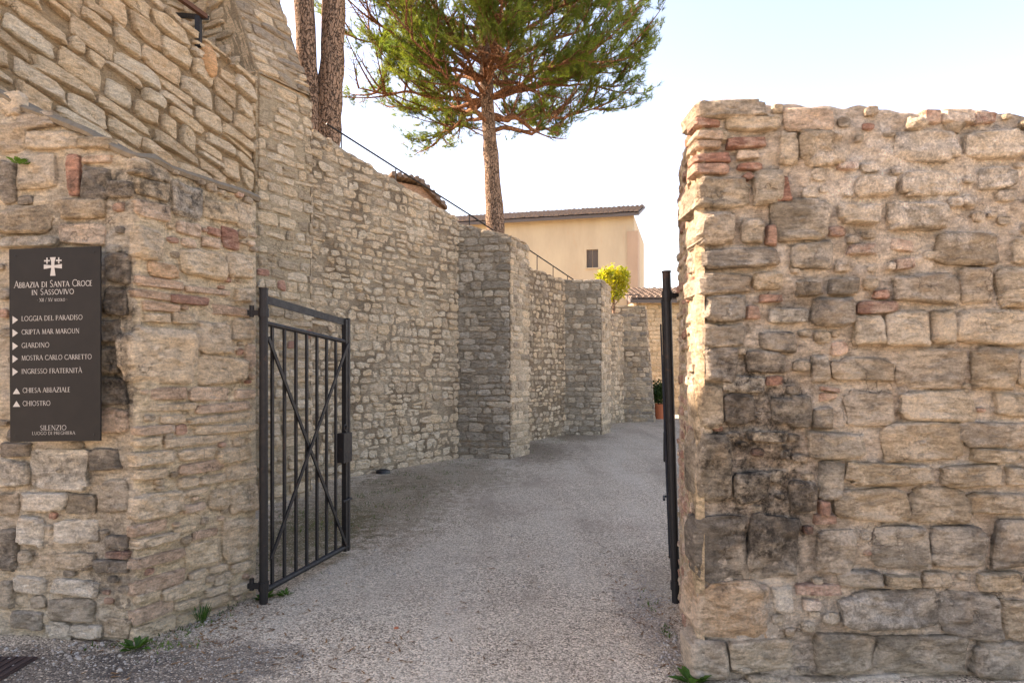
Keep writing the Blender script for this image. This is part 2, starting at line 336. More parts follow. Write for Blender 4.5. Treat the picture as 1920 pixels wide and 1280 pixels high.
def courses(L, top, rng, hh, ww, gap=.018, slope=0.0, wav=.02, split=.18, ul=None, ur=None, v0=-.05, jit=.012):
    """rows of irregular cells filling 0..L under top(u)"""
    cells = []; rows = [v0 - (abs(slope) * L if slope < 0 else 0)]; tmax = max(top(L * i / 20) for i in range(21)) + abs(slope) * L
    while rows[-1] < tmax: rows.append(rows[-1] + rng.uniform(*hh))
    def bd(k, u): return rows[k] + slope * u + wav * n3(u * 1.7, k * 3.7, L) + wav * .5 * n3(u * 5, k * 1.3, L + 9)
    for k in range(len(rows) - 1):
        u = -rng.uniform(0, ww[0])
        while u < L:
            w_ = rng.uniform(*ww) * rng.choice((.75, 1, 1, 1.25)); a, b_ = u, u + w_; u = b_
            mid = (a + b_) / 2; vm = (bd(k, mid) + bd(k + 1, mid)) / 2
            lo = ul(vm) if ul else 0; hi = ur(vm) if ur else L
            if b_ < lo + .04 or a > hi - .04: continue
            a = max(a, lo); b_ = min(b_, hi)
            if hi - b_ < .07: b_ = hi + rng.uniform(-.02, .014); u = L + 9
            if b_ - a < .045: continue
            parts = [(0, 1)]
            if rng.random() < split: s = rng.uniform(.35, .65); parts = [(0, s), (s, 1)]
            for p0, p1 in parts:
                def cv(uu, f): return bd(k, uu) * (1 - f) + bd(k + 1, uu) * f
                q = [[a + gap/2, cv(a, p0) + gap/2], [b_ - gap/2, cv(b_, p0) + gap/2], [b_ - gap/2, cv(b_, p1) - gap/2], [a + gap/2, cv(a, p1) - gap/2]]
                for c in q: c[0] += rng.uniform(-jit, jit); c[1] += rng.uniform(-jit, jit)
                for i, c in enumerate(q):
                    tt = top(min(max(c[0], 0), L))
                    c[1] = min(c[1], tt)
                if min(q[2][1] - q[1][1], q[3][1] - q[0][1]) < .03: continue
                cells.append(q)
    return cells
def core(root, foot, tops, m, colr, name='mortar_core'):
    """solid body of a wall: footprint polygon (counter-clockwise) with a top height at each corner"""
    b = MB(); n = len(foot)
    b.add([(x, y, -.3) for x, y in foot] + [(x, y, z) for (x, y), z in zip(foot, tops)],
          [(i, (i+1) % n, n+(i+1) % n, n+i) for i in range(n)] + [tuple(range(n, 2*n)), tuple(range(n))[::-1]], cap(lin(colr)))
    return b.build(name, m, root)
def mortar(root, face, L, top, m, colr, res=.06, amp=.010, off=.012, ul=None, ur=None, seed=0, name='mortar', v0=-.1, colr2=None):
    """rough mortar skin in front of the core: a grid that undulates, edges folded back"""
    b = MB(); nu = max(2, int(L / res)); H = max(top(L * i / nu) for i in range(nu + 1)); nv = max(2, int((H - v0) / res))
    vs_ = []; cs = []
    for j in range(nv + 1):
        for i in range(nu + 1):
            t = i / nu; s = j / nv
            vv = v0 + (top(L * t) - v0) * s
            lo = ul(vv) if ul else 0; hi = ur(vv) if ur else L
            uu = lo + (hi - lo) * t
            d = off + amp * (n3(uu * 6 + seed, vv * 6, seed) + .6 * n3(uu * 17, vv * 17, seed) + .4 * n3(uu * 40, vv * 40, seed))
            if i in (0, nu) or j == nv: d = -.03
            vs_.append(face.p(uu, vv, d))
            f = .5 + .9 * n3(uu * 2.1 + seed, vv * 2.1, 4.0); f = min(1, max(0, f))
            ca = cap(lin(colr)); cb = cap(lin(colr2 or colr)); cs.append(tuple(x * (1 - f) + y * f for x, y in zip(ca, cb)))
    k = nu + 1
    b.add(vs_, [(j*k+i, j*k+i+1, (j+1)*k+i+1, (j+1)*k+i) for j in range(nv) for i in range(nu)])
    b.c = cs
    return b.build(name, m, root, smooth=True)
def lay(root, pieces, m):
    """pieces: (verts, faces, area, centre, colour, name). The largest 300 of a wall are parts, the rest one joined part"""
    pieces.sort(key=lambda p: -p[2])
    for vs_, fs, ar, cen, c, nm in pieces[:300]:
        b = MB(); b.add(vs_, fs, c); b.build(nm, m, root, origin=cen, smooth=True)
    if len(pieces) > 300:
        b = MB()
        for vs_, fs, ar, cen, c, nm in pieces[300:]: b.add(vs_, fs, c)
        b.build('small_stones', m, root, smooth=True, kind='stuff')
def shade(c, rng, a=.1):
    f = 1.06 + rng.uniform(-a, a); g_ = sum(lin(c)) / 3; c3 = lin(c); return cap(tuple((x * .86 + g_ * .14) * f * k for x, k in zip(c3, (1.03, 1.0, .96))), .48)
def rows_on(face, L, top, rng, pal, hh, ww, prot=(.012, .03), brickp=0, npt=12, rings=2, rough=1.0, expo=4, flat=.5, back=.05, **kw):
    out = []
    for q in courses(L, top, rng, hh, ww, **kw):
        isb = rng.random() < brickp
        vs_, fs, ar, cen = stone_geo(face, q, rng.uniform(*prot), rng, npt=npt, rings=rings, rough=rough, expo=expo, flat=flat, back=back)
        out.append((vs_, fs, ar, cen, shade(rng.choice(BRICK if isb else pal), rng, .18), 'brick' if isb else 'stone'))
    return out

# ------------------------------------------------------------------ ground
g = MB(); g.add([(-300, -60, 0), (300, -60, 0), (300, 700, 0), (-300, 700, 0)], [(0, 1, 2, 3)])
tagk(g.build('ground', M['ground']), 'pale gravel and worn asphalt lane', None, None, 'structure')

# ------------------------------------------------------------------ right gate wall
def traced(face, boxes, rng, pal, prot, jit=.008, edge=None):
    out = []
    for bx in boxes:
        x0, y0, x1, y1 = bx[:4]; ty = bx[4] if len(bx) > 4 else 's'
        xc, yc = (x0 + x1) / 2, (y0 + y1) / 2
        u0 = face.px(x0, yc)[0]; u1 = face.px(x1, yc)[0]; vt = face.px(xc, y0)[1]; vb = face.px(xc, y1)[1]
        rot = rng.uniform(-.03, .03)
        q = [[u0, vb], [u1, vb], [u1, vt], [u0, vt]]
        for c in q: c[1] += (c[0] - (u0 + u1) / 2) * rot; c[0] += rng.uniform(-1, 1) * max(jit, .07 * min(u1-u0, vt-vb)); c[1] += rng.uniform(-1, 1) * max(jit, .09 * min(u1-u0, vt-vb))
        if ty == 'd':
            mu, mv = (u0+u1)/2, (vb+vt)/2; q = [[mu, vb], [u1, mv], [mu, vt], [u0, mv]]
        if ty == 't': q = [[u0, vb], [u1, vb], [u1 - (u1-u0)*.3, vt], [u0 + (u1-u0)*.45, vt]]
        isb = ty in 'bdtpB'
        back = .05
        if edge is not None and ((edge > 0 and u0 < .05) or (edge < 0 and u1 > face.L - .05)): back = rng.uniform(.16, .34) if not isb else .12
        pr = rng.uniform(*prot) * (.7 if isb else 1)
        big = (u1 - u0) * (vt - vb) > .012
        vs_, fs, ar, cen = stone_geo(face, q, pr, rng, back=back, npt=32 if big else 20, rings=7 if big else 4, rough=.7 if isb else 1.0, expo=7 if isb else 5.5, flat=.9)
        c = {'b': BRICK, 'B': BRICK, 'd': BRICK, 't': BRICK, 'p': PINK, 'g': GREY, 'k': [(134,122,108),(124,114,102)], 'w': [(206,196,180),(198,186,168)], 'o': [(196,158,116)], 's': pal}[ty]
        out.append((vs_, fs, ar, cen, shade(rng.choice(c), rng), 'brick' if isb else 'stone'))
    return out
def fill_small(face, boxes_uv, L, top, rng, n, pal, size=(.02, .055), prot=(.008, .02), brickp=.12, umin=0):
    out = []; occ = list(boxes_uv)
    for _ in range(n * 14):
        if len(out) >= n: break
        a = rng.uniform(*size); b_ = a * rng.uniform(.5, .9); u = rng.uniform(umin + a, L - a); v = rng.uniform(0.02, top(u) - b_)
        if any(u + a > o[0] and u - a < o[2] and v + b_ > o[1] and v - b_ < o[3] for o in occ): continue
        occ.append((u - a, v - b_, u + a, v + b_))
        q = [[u - a, v - b_], [u + a, v - b_], [u + a, v + b_], [u - a, v + b_]]
        isb = rng.random() < brickp
        vs_, fs, ar, cen = stone_geo(face, q, rng.uniform(*prot), rng, npt=12, rings=3, expo=3)
        out.append((vs_, fs, ar, cen, shade(rng.choice(BRICK if isb else pal), rng), 'brick' if isb else 'stone'))
    return out
RB = [(1300,224,1346,241,'b'),(1301,244,1355,263,'p'),(1301,267,1351,282,'p'),(1365,258,1436,277,'b'),(1303,285,1367,304,'b'),(1381,284,1424,299,'p'),(1300,308,1367,328,'b'),(1384,304,1429,320,'b'),(1388,323,1413,342,'d'),
(1301,188,1437,222),(1358,219,1461,246),(1307,332,1406,390,'g'),(1408,322,1468,384,'g'),(1451,332,1484,380,'t'),(1308,397,1377,463),(1387,413,1432,457,'g'),(1437,421,1456,459,'b'),(1444,375,1553,449,'g'),(1484,452,1560,504,'g'),(1317,466,1461,504,'g'),(1313,511,1408,549),(1412,509,1468,545),(1319,553,1396,600,'g'),(1425,550,1465,569,'b'),(1399,574,1424,597,'b'),(1492,525,1540,557),(1446,578,1515,608,'w'),
(1470,205,1560,245,'p'),(1500,250,1583,313),(1462,250,1496,310),(1680,245,1789,304,'g'),(1728,209,1764,234,'b'),(1766,206,1823,232,'p'),(1825,212,1866,232,'b'),(1812,248,1917,298),(1694,324,1802,367),(1604,331,1676,367),(1574,383,1651,421),(1662,378,1775,428,'g'),(1830,316,1906,352,'g'),(1570,304,1611,316,'b'),(1758,431,1868,503),(1895,446,1960,500),(1590,458,1640,476,'b'),(1672,449,1712,471,'b'),(1681,482,1714,503,'b'),(1676,510,1795,570),(1798,503,1857,568),(1868,507,1945,574),(1554,520,1608,552,'g'),(1640,543,1665,561,'b'),(1611,564,1683,586,'b'),(1523,561,1599,611,'g'),(1600,592,1656,650),(1660,580,1742,655),(1746,580,1788,645),(1794,578,1925,642),
(1560,670,1677,715),(1681,655,1803,728),(1820,651,1899,727),(1905,655,1960,725),(1587,734,1674,797),(1688,732,1829,786),(1865,738,1940,780),(1514,808,1623,860,'g'),(1654,790,1794,867),(1798,788,1925,838),(1820,842,1899,864),(1585,866,1744,911),(1761,870,1880,912),(1884,873,1930,909),(1532,867,1581,935,'g'),(1522,668,1556,718,'g'),(1480,741,1522,803,'g'),(1538,724,1573,734,'b'),(1538,737,1567,750,'b'),(1525,764,1559,803,'g'),
(1480,900,1530,960,'k'),(1562,914,1694,975),(1708,914,1809,975),(1812,921,1930,963),(1529,993,1598,1076),(1637,984,1739,1066,'g'),(1744,984,1851,1066,'g'),(1865,973,1940,1060,'g'),(1569,1070,1652,1099,'g'),(1491,1096,1577,1114,'b'),(1660,1076,1725,1099),(1728,1072,1784,1100),(1829,1072,1910,1108),(1580,1104,1761,1182,'g'),(1764,1112,1871,1193,'g'),(1876,1120,1940,1195),(1528,1186,1635,1258,'g'),(1639,1186,1815,1260,'g'),(1819,1199,1940,1268,'g'),(1470,1262,1581,1310),(1590,1265,1690,1318,'w'),(1700,1265,1800,1318),(1805,1272,1940,1325),(1535,937,1554,964,'b'),(1526,966,1566,982,'b'),
(1318,654,1380,713,'k'),(1356,704,1432,735,'w'),(1312,720,1354,797),(1357,738,1413,797,'k'),(1423,622,1492,658,'k'),(1446,741,1520,796,'g'),(1357,808,1384,824),(1398,806,1473,827),(1312,822,1370,941,'g'),(1467,843,1481,861,'w'),(1376,888,1439,941,'g'),(1400,660,1470,700,'k'),(1303,962,1400,1090,'k'),(1404,965,1500,1090,'k'),(1305,1096,1445,1197,'o'),(1366,1202,1494,1259),(1449,1098,1485,1146,'w'),(1506,1123,1539,1143,'p'),(1298,1200,1362,1268),(1400,1263,1466,1300),(1318,605,1395,648,'g')]
rng = random.Random(5)
A, B_ = (.965, 3.53), (4.2, 3.62)
rf = Face(A, B_)
def rtop(u): return 3.0 - .028 * u + .03 * n3(u * 3, 1, 2) + .018 * n3(u * 11, 3, 2) - .07 * max(0, 1 - u / .06)
rw = empty('stone_gate_wall', (1.0, 3.6, 0), 'rough grey limestone wall with scattered bricks, right of the gateway', 'wall')
core(rw, [(1.015, 3.60), (4.2, 3.69), (4.2, 4.75), (1.16, 4.70)], [2.90, 2.86, 2.9, 2.95], M['right'], (168, 146, 120))
mortar(rw, rf, rf.L, rtop, M['right'], (216, 198, 178), .022, .028, -.017, seed=3, colr2=(184, 162, 140))
pcs = traced(rf, RB, rng, TAN, (.022, .05), edge=1)
uv = []
for b in RB:
    xc, yc = (b[0]+b[2])/2, (b[1]+b[3])/2
    uv.append((rf.px(b[0], yc)[0], rf.px(xc, b[3])[1], rf.px(b[2], yc)[0], rf.px(xc, b[1])[1]))
umax = rf.px(1945, 700)[0]
pcs += fill_small(rf, uv, umax, rtop, rng, 120, MIX)
pcs += [p for p in rows_on(rf, rf.L, rtop, rng, TAN, (.16, .24), (.25, .45), (.015, .035), npt=12, rings=2, ul=lambda v: umax + .01)]
lay(rw, pcs, M['right'])
# its gateway side: thin bricks and small stones
jf = Face((1.16, 4.70), A)
jt = lambda u: 3.0 + .02 * n3(u * 4, 5, 5)
mortar(rw, jf, jf.L, jt, M['right'], (200, 174, 136), .03, .010, .010, seed=8)
pcs = rows_on(jf, jf.L - .12, jt, rng, PINK + TAN[:3], (.055, .085), (.12, .26), (.012, .03), brickp=.4, npt=14, rings=3, gap=.02, expo=5, jit=.006)
lay(rw, pcs, M['right'])
# rubble crest
tb = MB()
for i in range(46):
    u = rng.uniform(0, umax + .3); a = rng.uniform(.02, .07); y = 3.56 + rng.uniform(.0, .5)
    c = Vector((rf.p(u, 0).x + .05 + (y - 3.53) * .2, y, rtop(u) - .07 - .1*(u<.1)))
    vs_ = []; sdn = rng.uniform(0, 99)
    for j in range(5):
        for k in range(9):
            th = math.pi * (j + .5) / 5; ph = 2 * math.pi * k / 9; d = Vector((math.sin(th)*math.cos(ph), math.sin(th)*math.sin(ph), math.cos(th) * .6))
            vs_.append(c + d * a * 1.5 * (1 + .35 * n3(d.x*1.5+sdn, d.y*1.5, d.z*1.5)))
    tb.add(vs_, [(j*9+k, (j+1)*9+k, (j+1)*9+(k+1) % 9, j*9+(k+1) % 9) for j in range(4) for k in range(9)], shade(rng.choice(MIX), rng))
tb.build('crest_rubble', M['right'], rw, smooth=True, kind='stuff')

# ------------------------------------------------------------------ left gate wall with its splayed side
LC, LJ, LL = (-2.21, 4.02), (-1.81, 4.88), (-5.0, 4.39)
lf = Face(LL, LC); sf = Face(LC, LJ)
def ltop(u):
    x = lf.o.x + lf.u.x * u; return min(3.95, 2.87 + max(0, -2.21 - x) * .46) + .02 * n3(u * 5, 2, 2)
stop = lambda u: 2.87 - .03 * u + .015 * n3(u * 7, 4, 4)
lw = empty('stone_gate_wall', (-2.5, 4.3, 0), 'stained stone and brick wall carrying the dark sign, left of the gateway', 'wall')
core(lw, [(-5, 4.46), (-2.235, 4.095), (-1.87, 4.90), (-2.5, 5.15), (-4.5, 5.3)], [3.85, 2.82, 2.79, 2.8, 3.5], M['left'], (160, 138, 108))
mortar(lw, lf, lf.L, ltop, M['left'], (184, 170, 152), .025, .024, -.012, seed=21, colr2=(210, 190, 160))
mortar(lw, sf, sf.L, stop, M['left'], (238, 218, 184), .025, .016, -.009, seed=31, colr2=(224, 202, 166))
LB = [(0,172,37,217),(32,208,101,240),(52,246,150,281),(150,259,212,279),(0,232,50,281),(34,287,105,356,'g'),(124,289,150,367,'b'),(154,292,210,307,'p'),(154,311,206,375,'g'),(199,337,250,371,'g'),
(58,842,165,917,'w'),(0,862,52,914,'w'),(169,838,223,879,'k'),(0,830,60,858,'k'),(40,921,126,957,'w'),(108,973,184,1018,'w'),(36,971,86,1022,'w'),(0,921,36,964),(29,1079,83,1112,'w'),(61,1036,173,1066,'s'),(97,1086,184,1115,'w'),(83,1165,137,1196,'w'),(140,1169,191,1196,'w'),(0,990,32,1070,'k'),(0,1090,26,1140,'g'),
(0,300,30,380,'g'),(110,372,195,412),(0,388,100,440),(110,416,196,458,'p'),(0,444,110,464,'w'),(196,480,246,530,'k'),(194,536,240,590,'k'),(192,596,226,640,'k'),(192,650,228,700,'g'),(192,706,240,760,'k'),(192,766,236,812,'p'),(195,1004,241,1030,'k'),(198,1033,245,1045,'b'),(180,1048,241,1072,'k'),(90,1122,180,1160,'g'),(190,1155,245,1195),(20,1146,80,1180,'g'),(120,925,180,965,'g'),(190,900,240,960,'g')]
JB = [(226,610,364,719),(367,601,430,663),(371,666,456,721),(279,726,348,750,'p'),(354,725,430,751,'p'),(440,730,478,747,'p'),(256,522,344,541,'p'),(252,545,318,560,'p'),(321,553,394,572,'b'),(269,566,338,584,'p'),(348,540,433,551,'p'),(272,588,315,606),(321,588,366,608),(398,574,472,592,'p'),(272,756,364,771),(302,777,348,794),(367,756,469,771,'p'),(352,776,472,790),(256,798,328,814,'p'),(364,796,472,812),(256,820,299,837),(305,818,426,834),(277,492,333,519,'o'),(255,430,305,486),(322,349,382,407,'w'),(330,416,375,442,'p'),(390,427,412,442,'b'),(416,427,446,469,'b'),(379,446,412,466,'p'),(256,340,318,371),(254,378,318,409,'p'),(250,300,316,334),(340,470,420,520),(424,474,474,520),(436,598,476,640),(460,646,478,690,'p'),(440,540,476,566),(385,380,440,418),(446,385,476,430),
(250,921,342,973),(256,879,313,897),(331,894,367,912),(371,890,421,906),(346,914,388,926),(392,919,428,955),(346,944,385,960,'p'),(432,905,482,960),(250,978,310,1000,'p'),(324,984,367,998),(252,1003,330,1020),(414,971,484,1047),(346,1013,410,1063),(360,993,408,1008,'p'),(250,1036,342,1058,'p'),(250,1076,342,1104,'p'),(353,1068,385,1083),(392,1058,421,1070),(400,1074,436,1092),(432,1052,476,1070),(252,1108,300,1124),(304,1090,378,1116),(384,1097,425,1112),(252,1130,324,1158,'p'),(328,1122,371,1140),(376,1116,425,1136),(430,1092,479,1110),(254,1164,331,1192),(331,1146,380,1170),(384,1140,425,1152),(250,842,330,872),(336,840,400,862),(404,838,474,866),(336,866,420,886,'p'),(426,870,478,898)]
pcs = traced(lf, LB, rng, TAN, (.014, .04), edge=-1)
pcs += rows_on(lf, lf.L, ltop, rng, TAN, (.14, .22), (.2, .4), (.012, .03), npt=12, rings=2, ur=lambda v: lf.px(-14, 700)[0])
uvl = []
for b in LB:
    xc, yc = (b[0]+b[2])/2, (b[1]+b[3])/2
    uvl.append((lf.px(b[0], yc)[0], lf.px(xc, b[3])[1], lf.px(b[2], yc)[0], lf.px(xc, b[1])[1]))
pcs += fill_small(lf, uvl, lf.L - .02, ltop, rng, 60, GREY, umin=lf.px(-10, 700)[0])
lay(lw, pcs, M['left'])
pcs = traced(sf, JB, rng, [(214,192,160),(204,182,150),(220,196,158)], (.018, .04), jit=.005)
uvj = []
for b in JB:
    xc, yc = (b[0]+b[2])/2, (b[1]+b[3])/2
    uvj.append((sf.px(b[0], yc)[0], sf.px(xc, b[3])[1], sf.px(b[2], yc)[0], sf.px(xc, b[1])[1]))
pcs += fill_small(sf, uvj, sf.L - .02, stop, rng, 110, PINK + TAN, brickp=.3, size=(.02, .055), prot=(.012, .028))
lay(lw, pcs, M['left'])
# thin mortar coping on top
cp = MB()
line = [(lf.p(u, 0).x, lf.p(u, 0).y, ltop(u)) for u in [i * lf.L / 26 for i in range(27)]] + [(sf.p(u, 0).x, sf.p(u, 0).y, stop(u)) for u in [i * sf.L / 8 for i in range(1, 9)]]
vs_ = []
for i, (x, y, z) in enumerate(line):
    n_ = Vector((.09, -.99, 0)) if i < 26 else Vector((.90, -.43, 0)) if i > 26 else Vector((.55, -.8, 0))
    j = .022 * n3(x * 9, y * 9, 1)
    for d, dz in ((.010 + j, -.035), (.022 + j, -.012), (.0, .012 + j), (-.35, .05), (-.35, -.05)): vs_.append((x + n_.x * d, y + n_.y * d, z + dz + j))
cp.add(vs_, [(i*5+k, (i+1)*5+k, (i+1)*5+(k+1) % 5, i*5+(k+1) % 5) for i in range(len(line)-1) for k in range(5)], lin((140, 130, 116)))
cp.build('coping', M['concrete'], lw)

# ------------------------------------------------------------------ stair parapet, tower and battered pier (upper left)
du = Vector((.3, .53, 0)).normalized(); dn = Vector((du.y, -du.x, 0))          # along the inner walls / facing the lane
P0 = Vector((-3.05, 8.06, 0)) - du * 5.2; P1 = Vector((-3.05, 8.06, 0))
pf = Face(P0, P1)
SL = -.30
ptop = lambda u: 5.03 + (5.2 - u) * .30
pw = empty('stair_parapet_wall', (P0.x, P0.y, 0), 'pale limestone parapet wall with slanting courses above the sign', 'wall')
b0, b1 = P0 - dn * .45, P1 - dn * .45
core(pw, [(P0.x - dn.x*.05, P0.y - dn.y*.05), (P1.x - dn.x*.05, P1.y - dn.y*.05), (b1.x, b1.y), (b0.x, b0.y)], [6.55, 4.98, 4.98, 6.55], M['clean'], (176, 146, 106))
pvis = 2.2
mortar(pw, pf, pf.L, ptop, M['clean'], (160, 136, 104), .06, .016, -.010, seed=41, v0=2.0)
pcs = rows_on(pf, pf.L, ptop, rng, PALE, (.13, .23), (.2, .46), (.04, .075), npt=20, rings=5, gap=.032, slope=SL, wav=.03, split=.22, v0=1.6, rough=1.15, expo=5.2, flat=.9, jit=.024, ul=lambda v: 1.2)
pcs = [p for p in pcs if p[3].z > 2.6]
lay(pw, pcs, M['clean'])
# tower behind the stair
T0 = P1 - dn * 1.15 - du * 3.25; T1 = P1 - dn * 1.15 + du * .62  # unseen near end of the tower lengthened to shade the right jamb's inner part
tf = Face(T0, T1)
tw = empty('stone_tower', (T0.x, T0.y, 0), 'tall pale stone tower wall rising behind the stair parapet', 'tower')
tb0, tb1 = T0 - dn * 3, T1 - dn * 3
TT = 9.6
core(tw, [(T0.x - dn.x*.02, T0.y - dn.y*.02), (T1.x - dn.x*.02, T1.y - dn.y*.02), (tb1.x, tb1.y), (tb0.x, tb0.y)], [TT]*4, M['clean'], (176, 148, 110))
mortar(tw, tf, tf.L, lambda u: TT, M['clean'], (166, 142, 110), .08, .012, .0, seed=51, v0=4.0)
pcs = rows_on(tf, tf.L, lambda u: TT, rng, PALE, (.12, .22), (.16, .42), (.02, .05), npt=16, rings=3, gap=.022, v0=4.4, expo=3.6, brickp=.03)
lay(tw, pcs, M['clean'])
# stair ramp between them
st = MB(); s0, s1 = P0 - dn * .44, P1 - dn * .44; t0, t1 = P0 - dn * 1.16, P1 - dn * 1.16
for k in range(17):
    a, b_ = k / 17, (k + 1) / 17; z = 5.75 - 1.55 * a
    p = [s0.lerp(s1, a), s0.lerp(s1, b_), t0.lerp(t1, b_), t0.lerp(t1, a)]
    st.add([(q.x, q.y, 0) for q in p] + [(q.x, q.y, z) for q in p], [(4,5,6,7),(0,1,5,4),(1,2,6,5),(2,3,7,6),(3,0,4,7)], lin((170, 150, 120)))
tagk(st.build('stone_stair', M['clean']), 'stone steps behind the slanting parapet wall', 'stair')
# pier with a steep battered head
Q0 = P1 + du * .012 + dn * .05; Q1 = Vector((-2.60, 8.80, 0)) + dn * .04
qf = Face(Q0, Q1)
qw = empty('stone_pier', (Q0.x, Q0.y, 0), 'pale battered stone pier between the parapet and the long wall', 'pier')
qz = 5.12; bk = 1.25; rise = 3.0
qb0, qb1 = Q0 - dn * bk, Q1 - dn * bk
m_ = MB(); zz = [(Q0, 0), (Q1, 0), (qb1, 0), (qb0, 0)]
e = dn * .03
m_.add([(Q0.x-e.x, Q0.y-e.y, -.3), (Q1.x-e.x, Q1.y-e.y, -.3), (qb1.x, qb1.y, -.3), (qb0.x, qb0.y, -.3), (Q0.x-e.x, Q0.y-e.y, qz), (Q1.x-e.x, Q1.y-e.y, qz - .06), (qb1.x, qb1.y, qz + rise), (qb0.x, qb0.y, qz + rise)],
       [(0,1,5,4),(1,2,6,5),(2,3,7,6),(3,0,4,7),(4,5,6,7)], lin((184, 158, 122)))
m_.build('mortar_core', M['clean'], qw)
mortar(qw, qf, qf.L, lambda u: qz - .06 * u, M['clean'], (176, 156, 126), .05, .010, .0, seed=61)
pcs = rows_on(qf, qf.L, lambda u: qz - .06*u, rng, PALE[:3] + TAN[:3], (.09, .16), (.14, .34), (.012, .028), npt=14, rings=3, gap=.024, expo=4.5, jit=.012, brickp=.02)
# the battered head
class Head(Face):
    def __init__(s):
        s.o = Q0 + Vector((0, 0, qz)); s.u = qf.u; s.v = (-dn * bk + Vector((0, 0, rise))).normalized(); s.n = s.u.cross(s.v).normalized(); s.L = qf.L
hf = Head(); HLn = math.hypot(bk, rise)
mortar(qw, hf, hf.L, lambda u: HLn, M['clean'], (172, 148, 116), .06, .012, .0, seed=66, v0=0)
pcs += rows_on(hf, hf.L, lambda u: HLn, rng, TAN + PALE[:2], (.10, .2), (.18, .42), (.015, .035), npt=14, rings=3, gap=.026, v0=.02, split=.3)
lfk = Face(qb0, Q0)
ltf = lambda u: qz + rise * (bk - u) / bk
mortar(qw, lfk, bk, ltf, M['clean'], (166, 142, 110), .06, .012, .0, seed=68, v0=3.5)
pcs += rows_on(lfk, bk, ltf, rng, PALE, (.12, .2), (.16, .4), (.02, .05), npt=16, rings=3, gap=.024, v0=4.2, expo=3.6)
# right flank of pier
ff = Face(Q1, qb1)
mortar(qw, ff, bk, lambda u: qz + rise * u / bk, M['clean'], (172, 148, 116), .08, .01, .0, seed=67)
pcs += rows_on(ff, bk, lambda u: qz - .08 + rise * u / bk, rng, TAN + PALE[:2], (.10, .17), (.16, .34), (.01, .03), npt=10, rings=2)
lay(qw, pcs, M['clean'])
# iron handrail of the stair
hr = empty('stair_handrail', tuple(at(372, 90, 7.35)), 'dark iron handrail end above the pale parapet', 'handrail')
b = MB(); b.bar(at(372, 88, 7.4), at(372, 32, 7.4), .055, .055, (0, 1, 0)); b.build('post', M['iron'], hr)
b = MB(); b.bar(at(388, 33, 7.42), at(296, 26, 8.3), .05, .045); b.build('rail', M['iron'], hr)
b = MB(); b.bar(at(385, 31, 7.38), at(322, -14, 6.75), .05, .045); b.build('rail', M['rust'], hr)
tb = MB()
c0 = at(390, 114, 7.50); vs_ = []
for j in range(9):
    for k in range(12):
        th = math.pi * (j + .5) / 9; ph = 2*math.pi*k/12; d = Vector((math.sin(th)*math.cos(ph), math.sin(th)*math.sin(ph), math.cos(th)))
        q = Vector((d.x*.10, d.y*.10, d.z*.19)) * (1 + .25*n3(d.x*2, d.y*2, d.z*2) + .12*n3(d.x*6, d.y*6, d.z*6)); q.x += -.04*d.z
        vs_.append(c0 + q)
tb.add(vs_, [(j*12+k, (j+1)*12+k, (j+1)*12+(k+1) % 12, j*12+(k+1) % 12) for j in range(8) for k in range(12)], lin((186, 138, 88)))
tb.build('rough_stone', M['clean'], pw, origin=c0, smooth=True)

# ------------------------------------------------------------------ long inner wall, buttresses
def wall_run(name, label, cat, a, b, za, zb, pal, hh, ww, seed, mcol, mcol2, thick=.6, npt=12, rings=2, ext0=0, brickp=0, group=None, ur=None, batter=0, prot=(.010, .028), gap=.02, wob=.05):
    r_ = random.Random(seed); a = Vector((a[0], a[1], 0)); b = Vector((b[0], b[1], 0)); d = (b - a).normalized(); a = a - d * ext0; za = za - (zb - za) / (b - a).length * ext0 * 0
    f = Face(a, b, batter); L = f.L
    top = lambda u: za + (zb - za) * u / L + wob * n3(u * 3, seed, 0) + wob * .6 * n3(u * 9, seed, 3)
    root = empty(name, (a.x, a.y, 0), label, cat, group)
    n_ = Vector((d.y, -d.x, 0)); i0 = a - n_ * .02; i1 = b - n_ * .02; k0 = a - n_ * thick; k1 = b - n_ * thick
    if not ur and not batter: core(root, [(i0.x, i0.y), (i1.x, i1.y), (k1.x, k1.y), (k0.x, k0.y)], [za - .06, zb - .06, zb - .06, za - .06], M['inner'], mcol)
    mortar(root, f, L, top, M['inner'], mcol, .07, .009, .004, seed=seed, colr2=mcol2, ur=ur)
    return root, f, L, top, r_, rows_on(f, L, top, r_, pal, hh, ww, prot, npt=npt, rings=rings, gap=gap, wav=.04, ur=ur, brickp=brickp, split=.22, jit=.02, rough=1.35, expo=3.4)
LIGHTM, DARKM = (184, 166, 140), (122, 104, 82)
root, f, L, top, r_, p = wall_run('retaining_wall', 'long coursed limestone wall with a sloping top behind the open gate leaf', 'wall', (-2.9, 9.66), (-.98, 12.56), 5.2, 4.4,
    [(220,198,166),(226,206,176),(210,186,152),(200,176,144),(216,188,148),(188,166,136)], (.10, .18), (.13, .31), 11, DARKM, LIGHTM, ext0=.7, npt=12, rings=3, prot=(.015, .035))
lay(root, p, M['inner'])
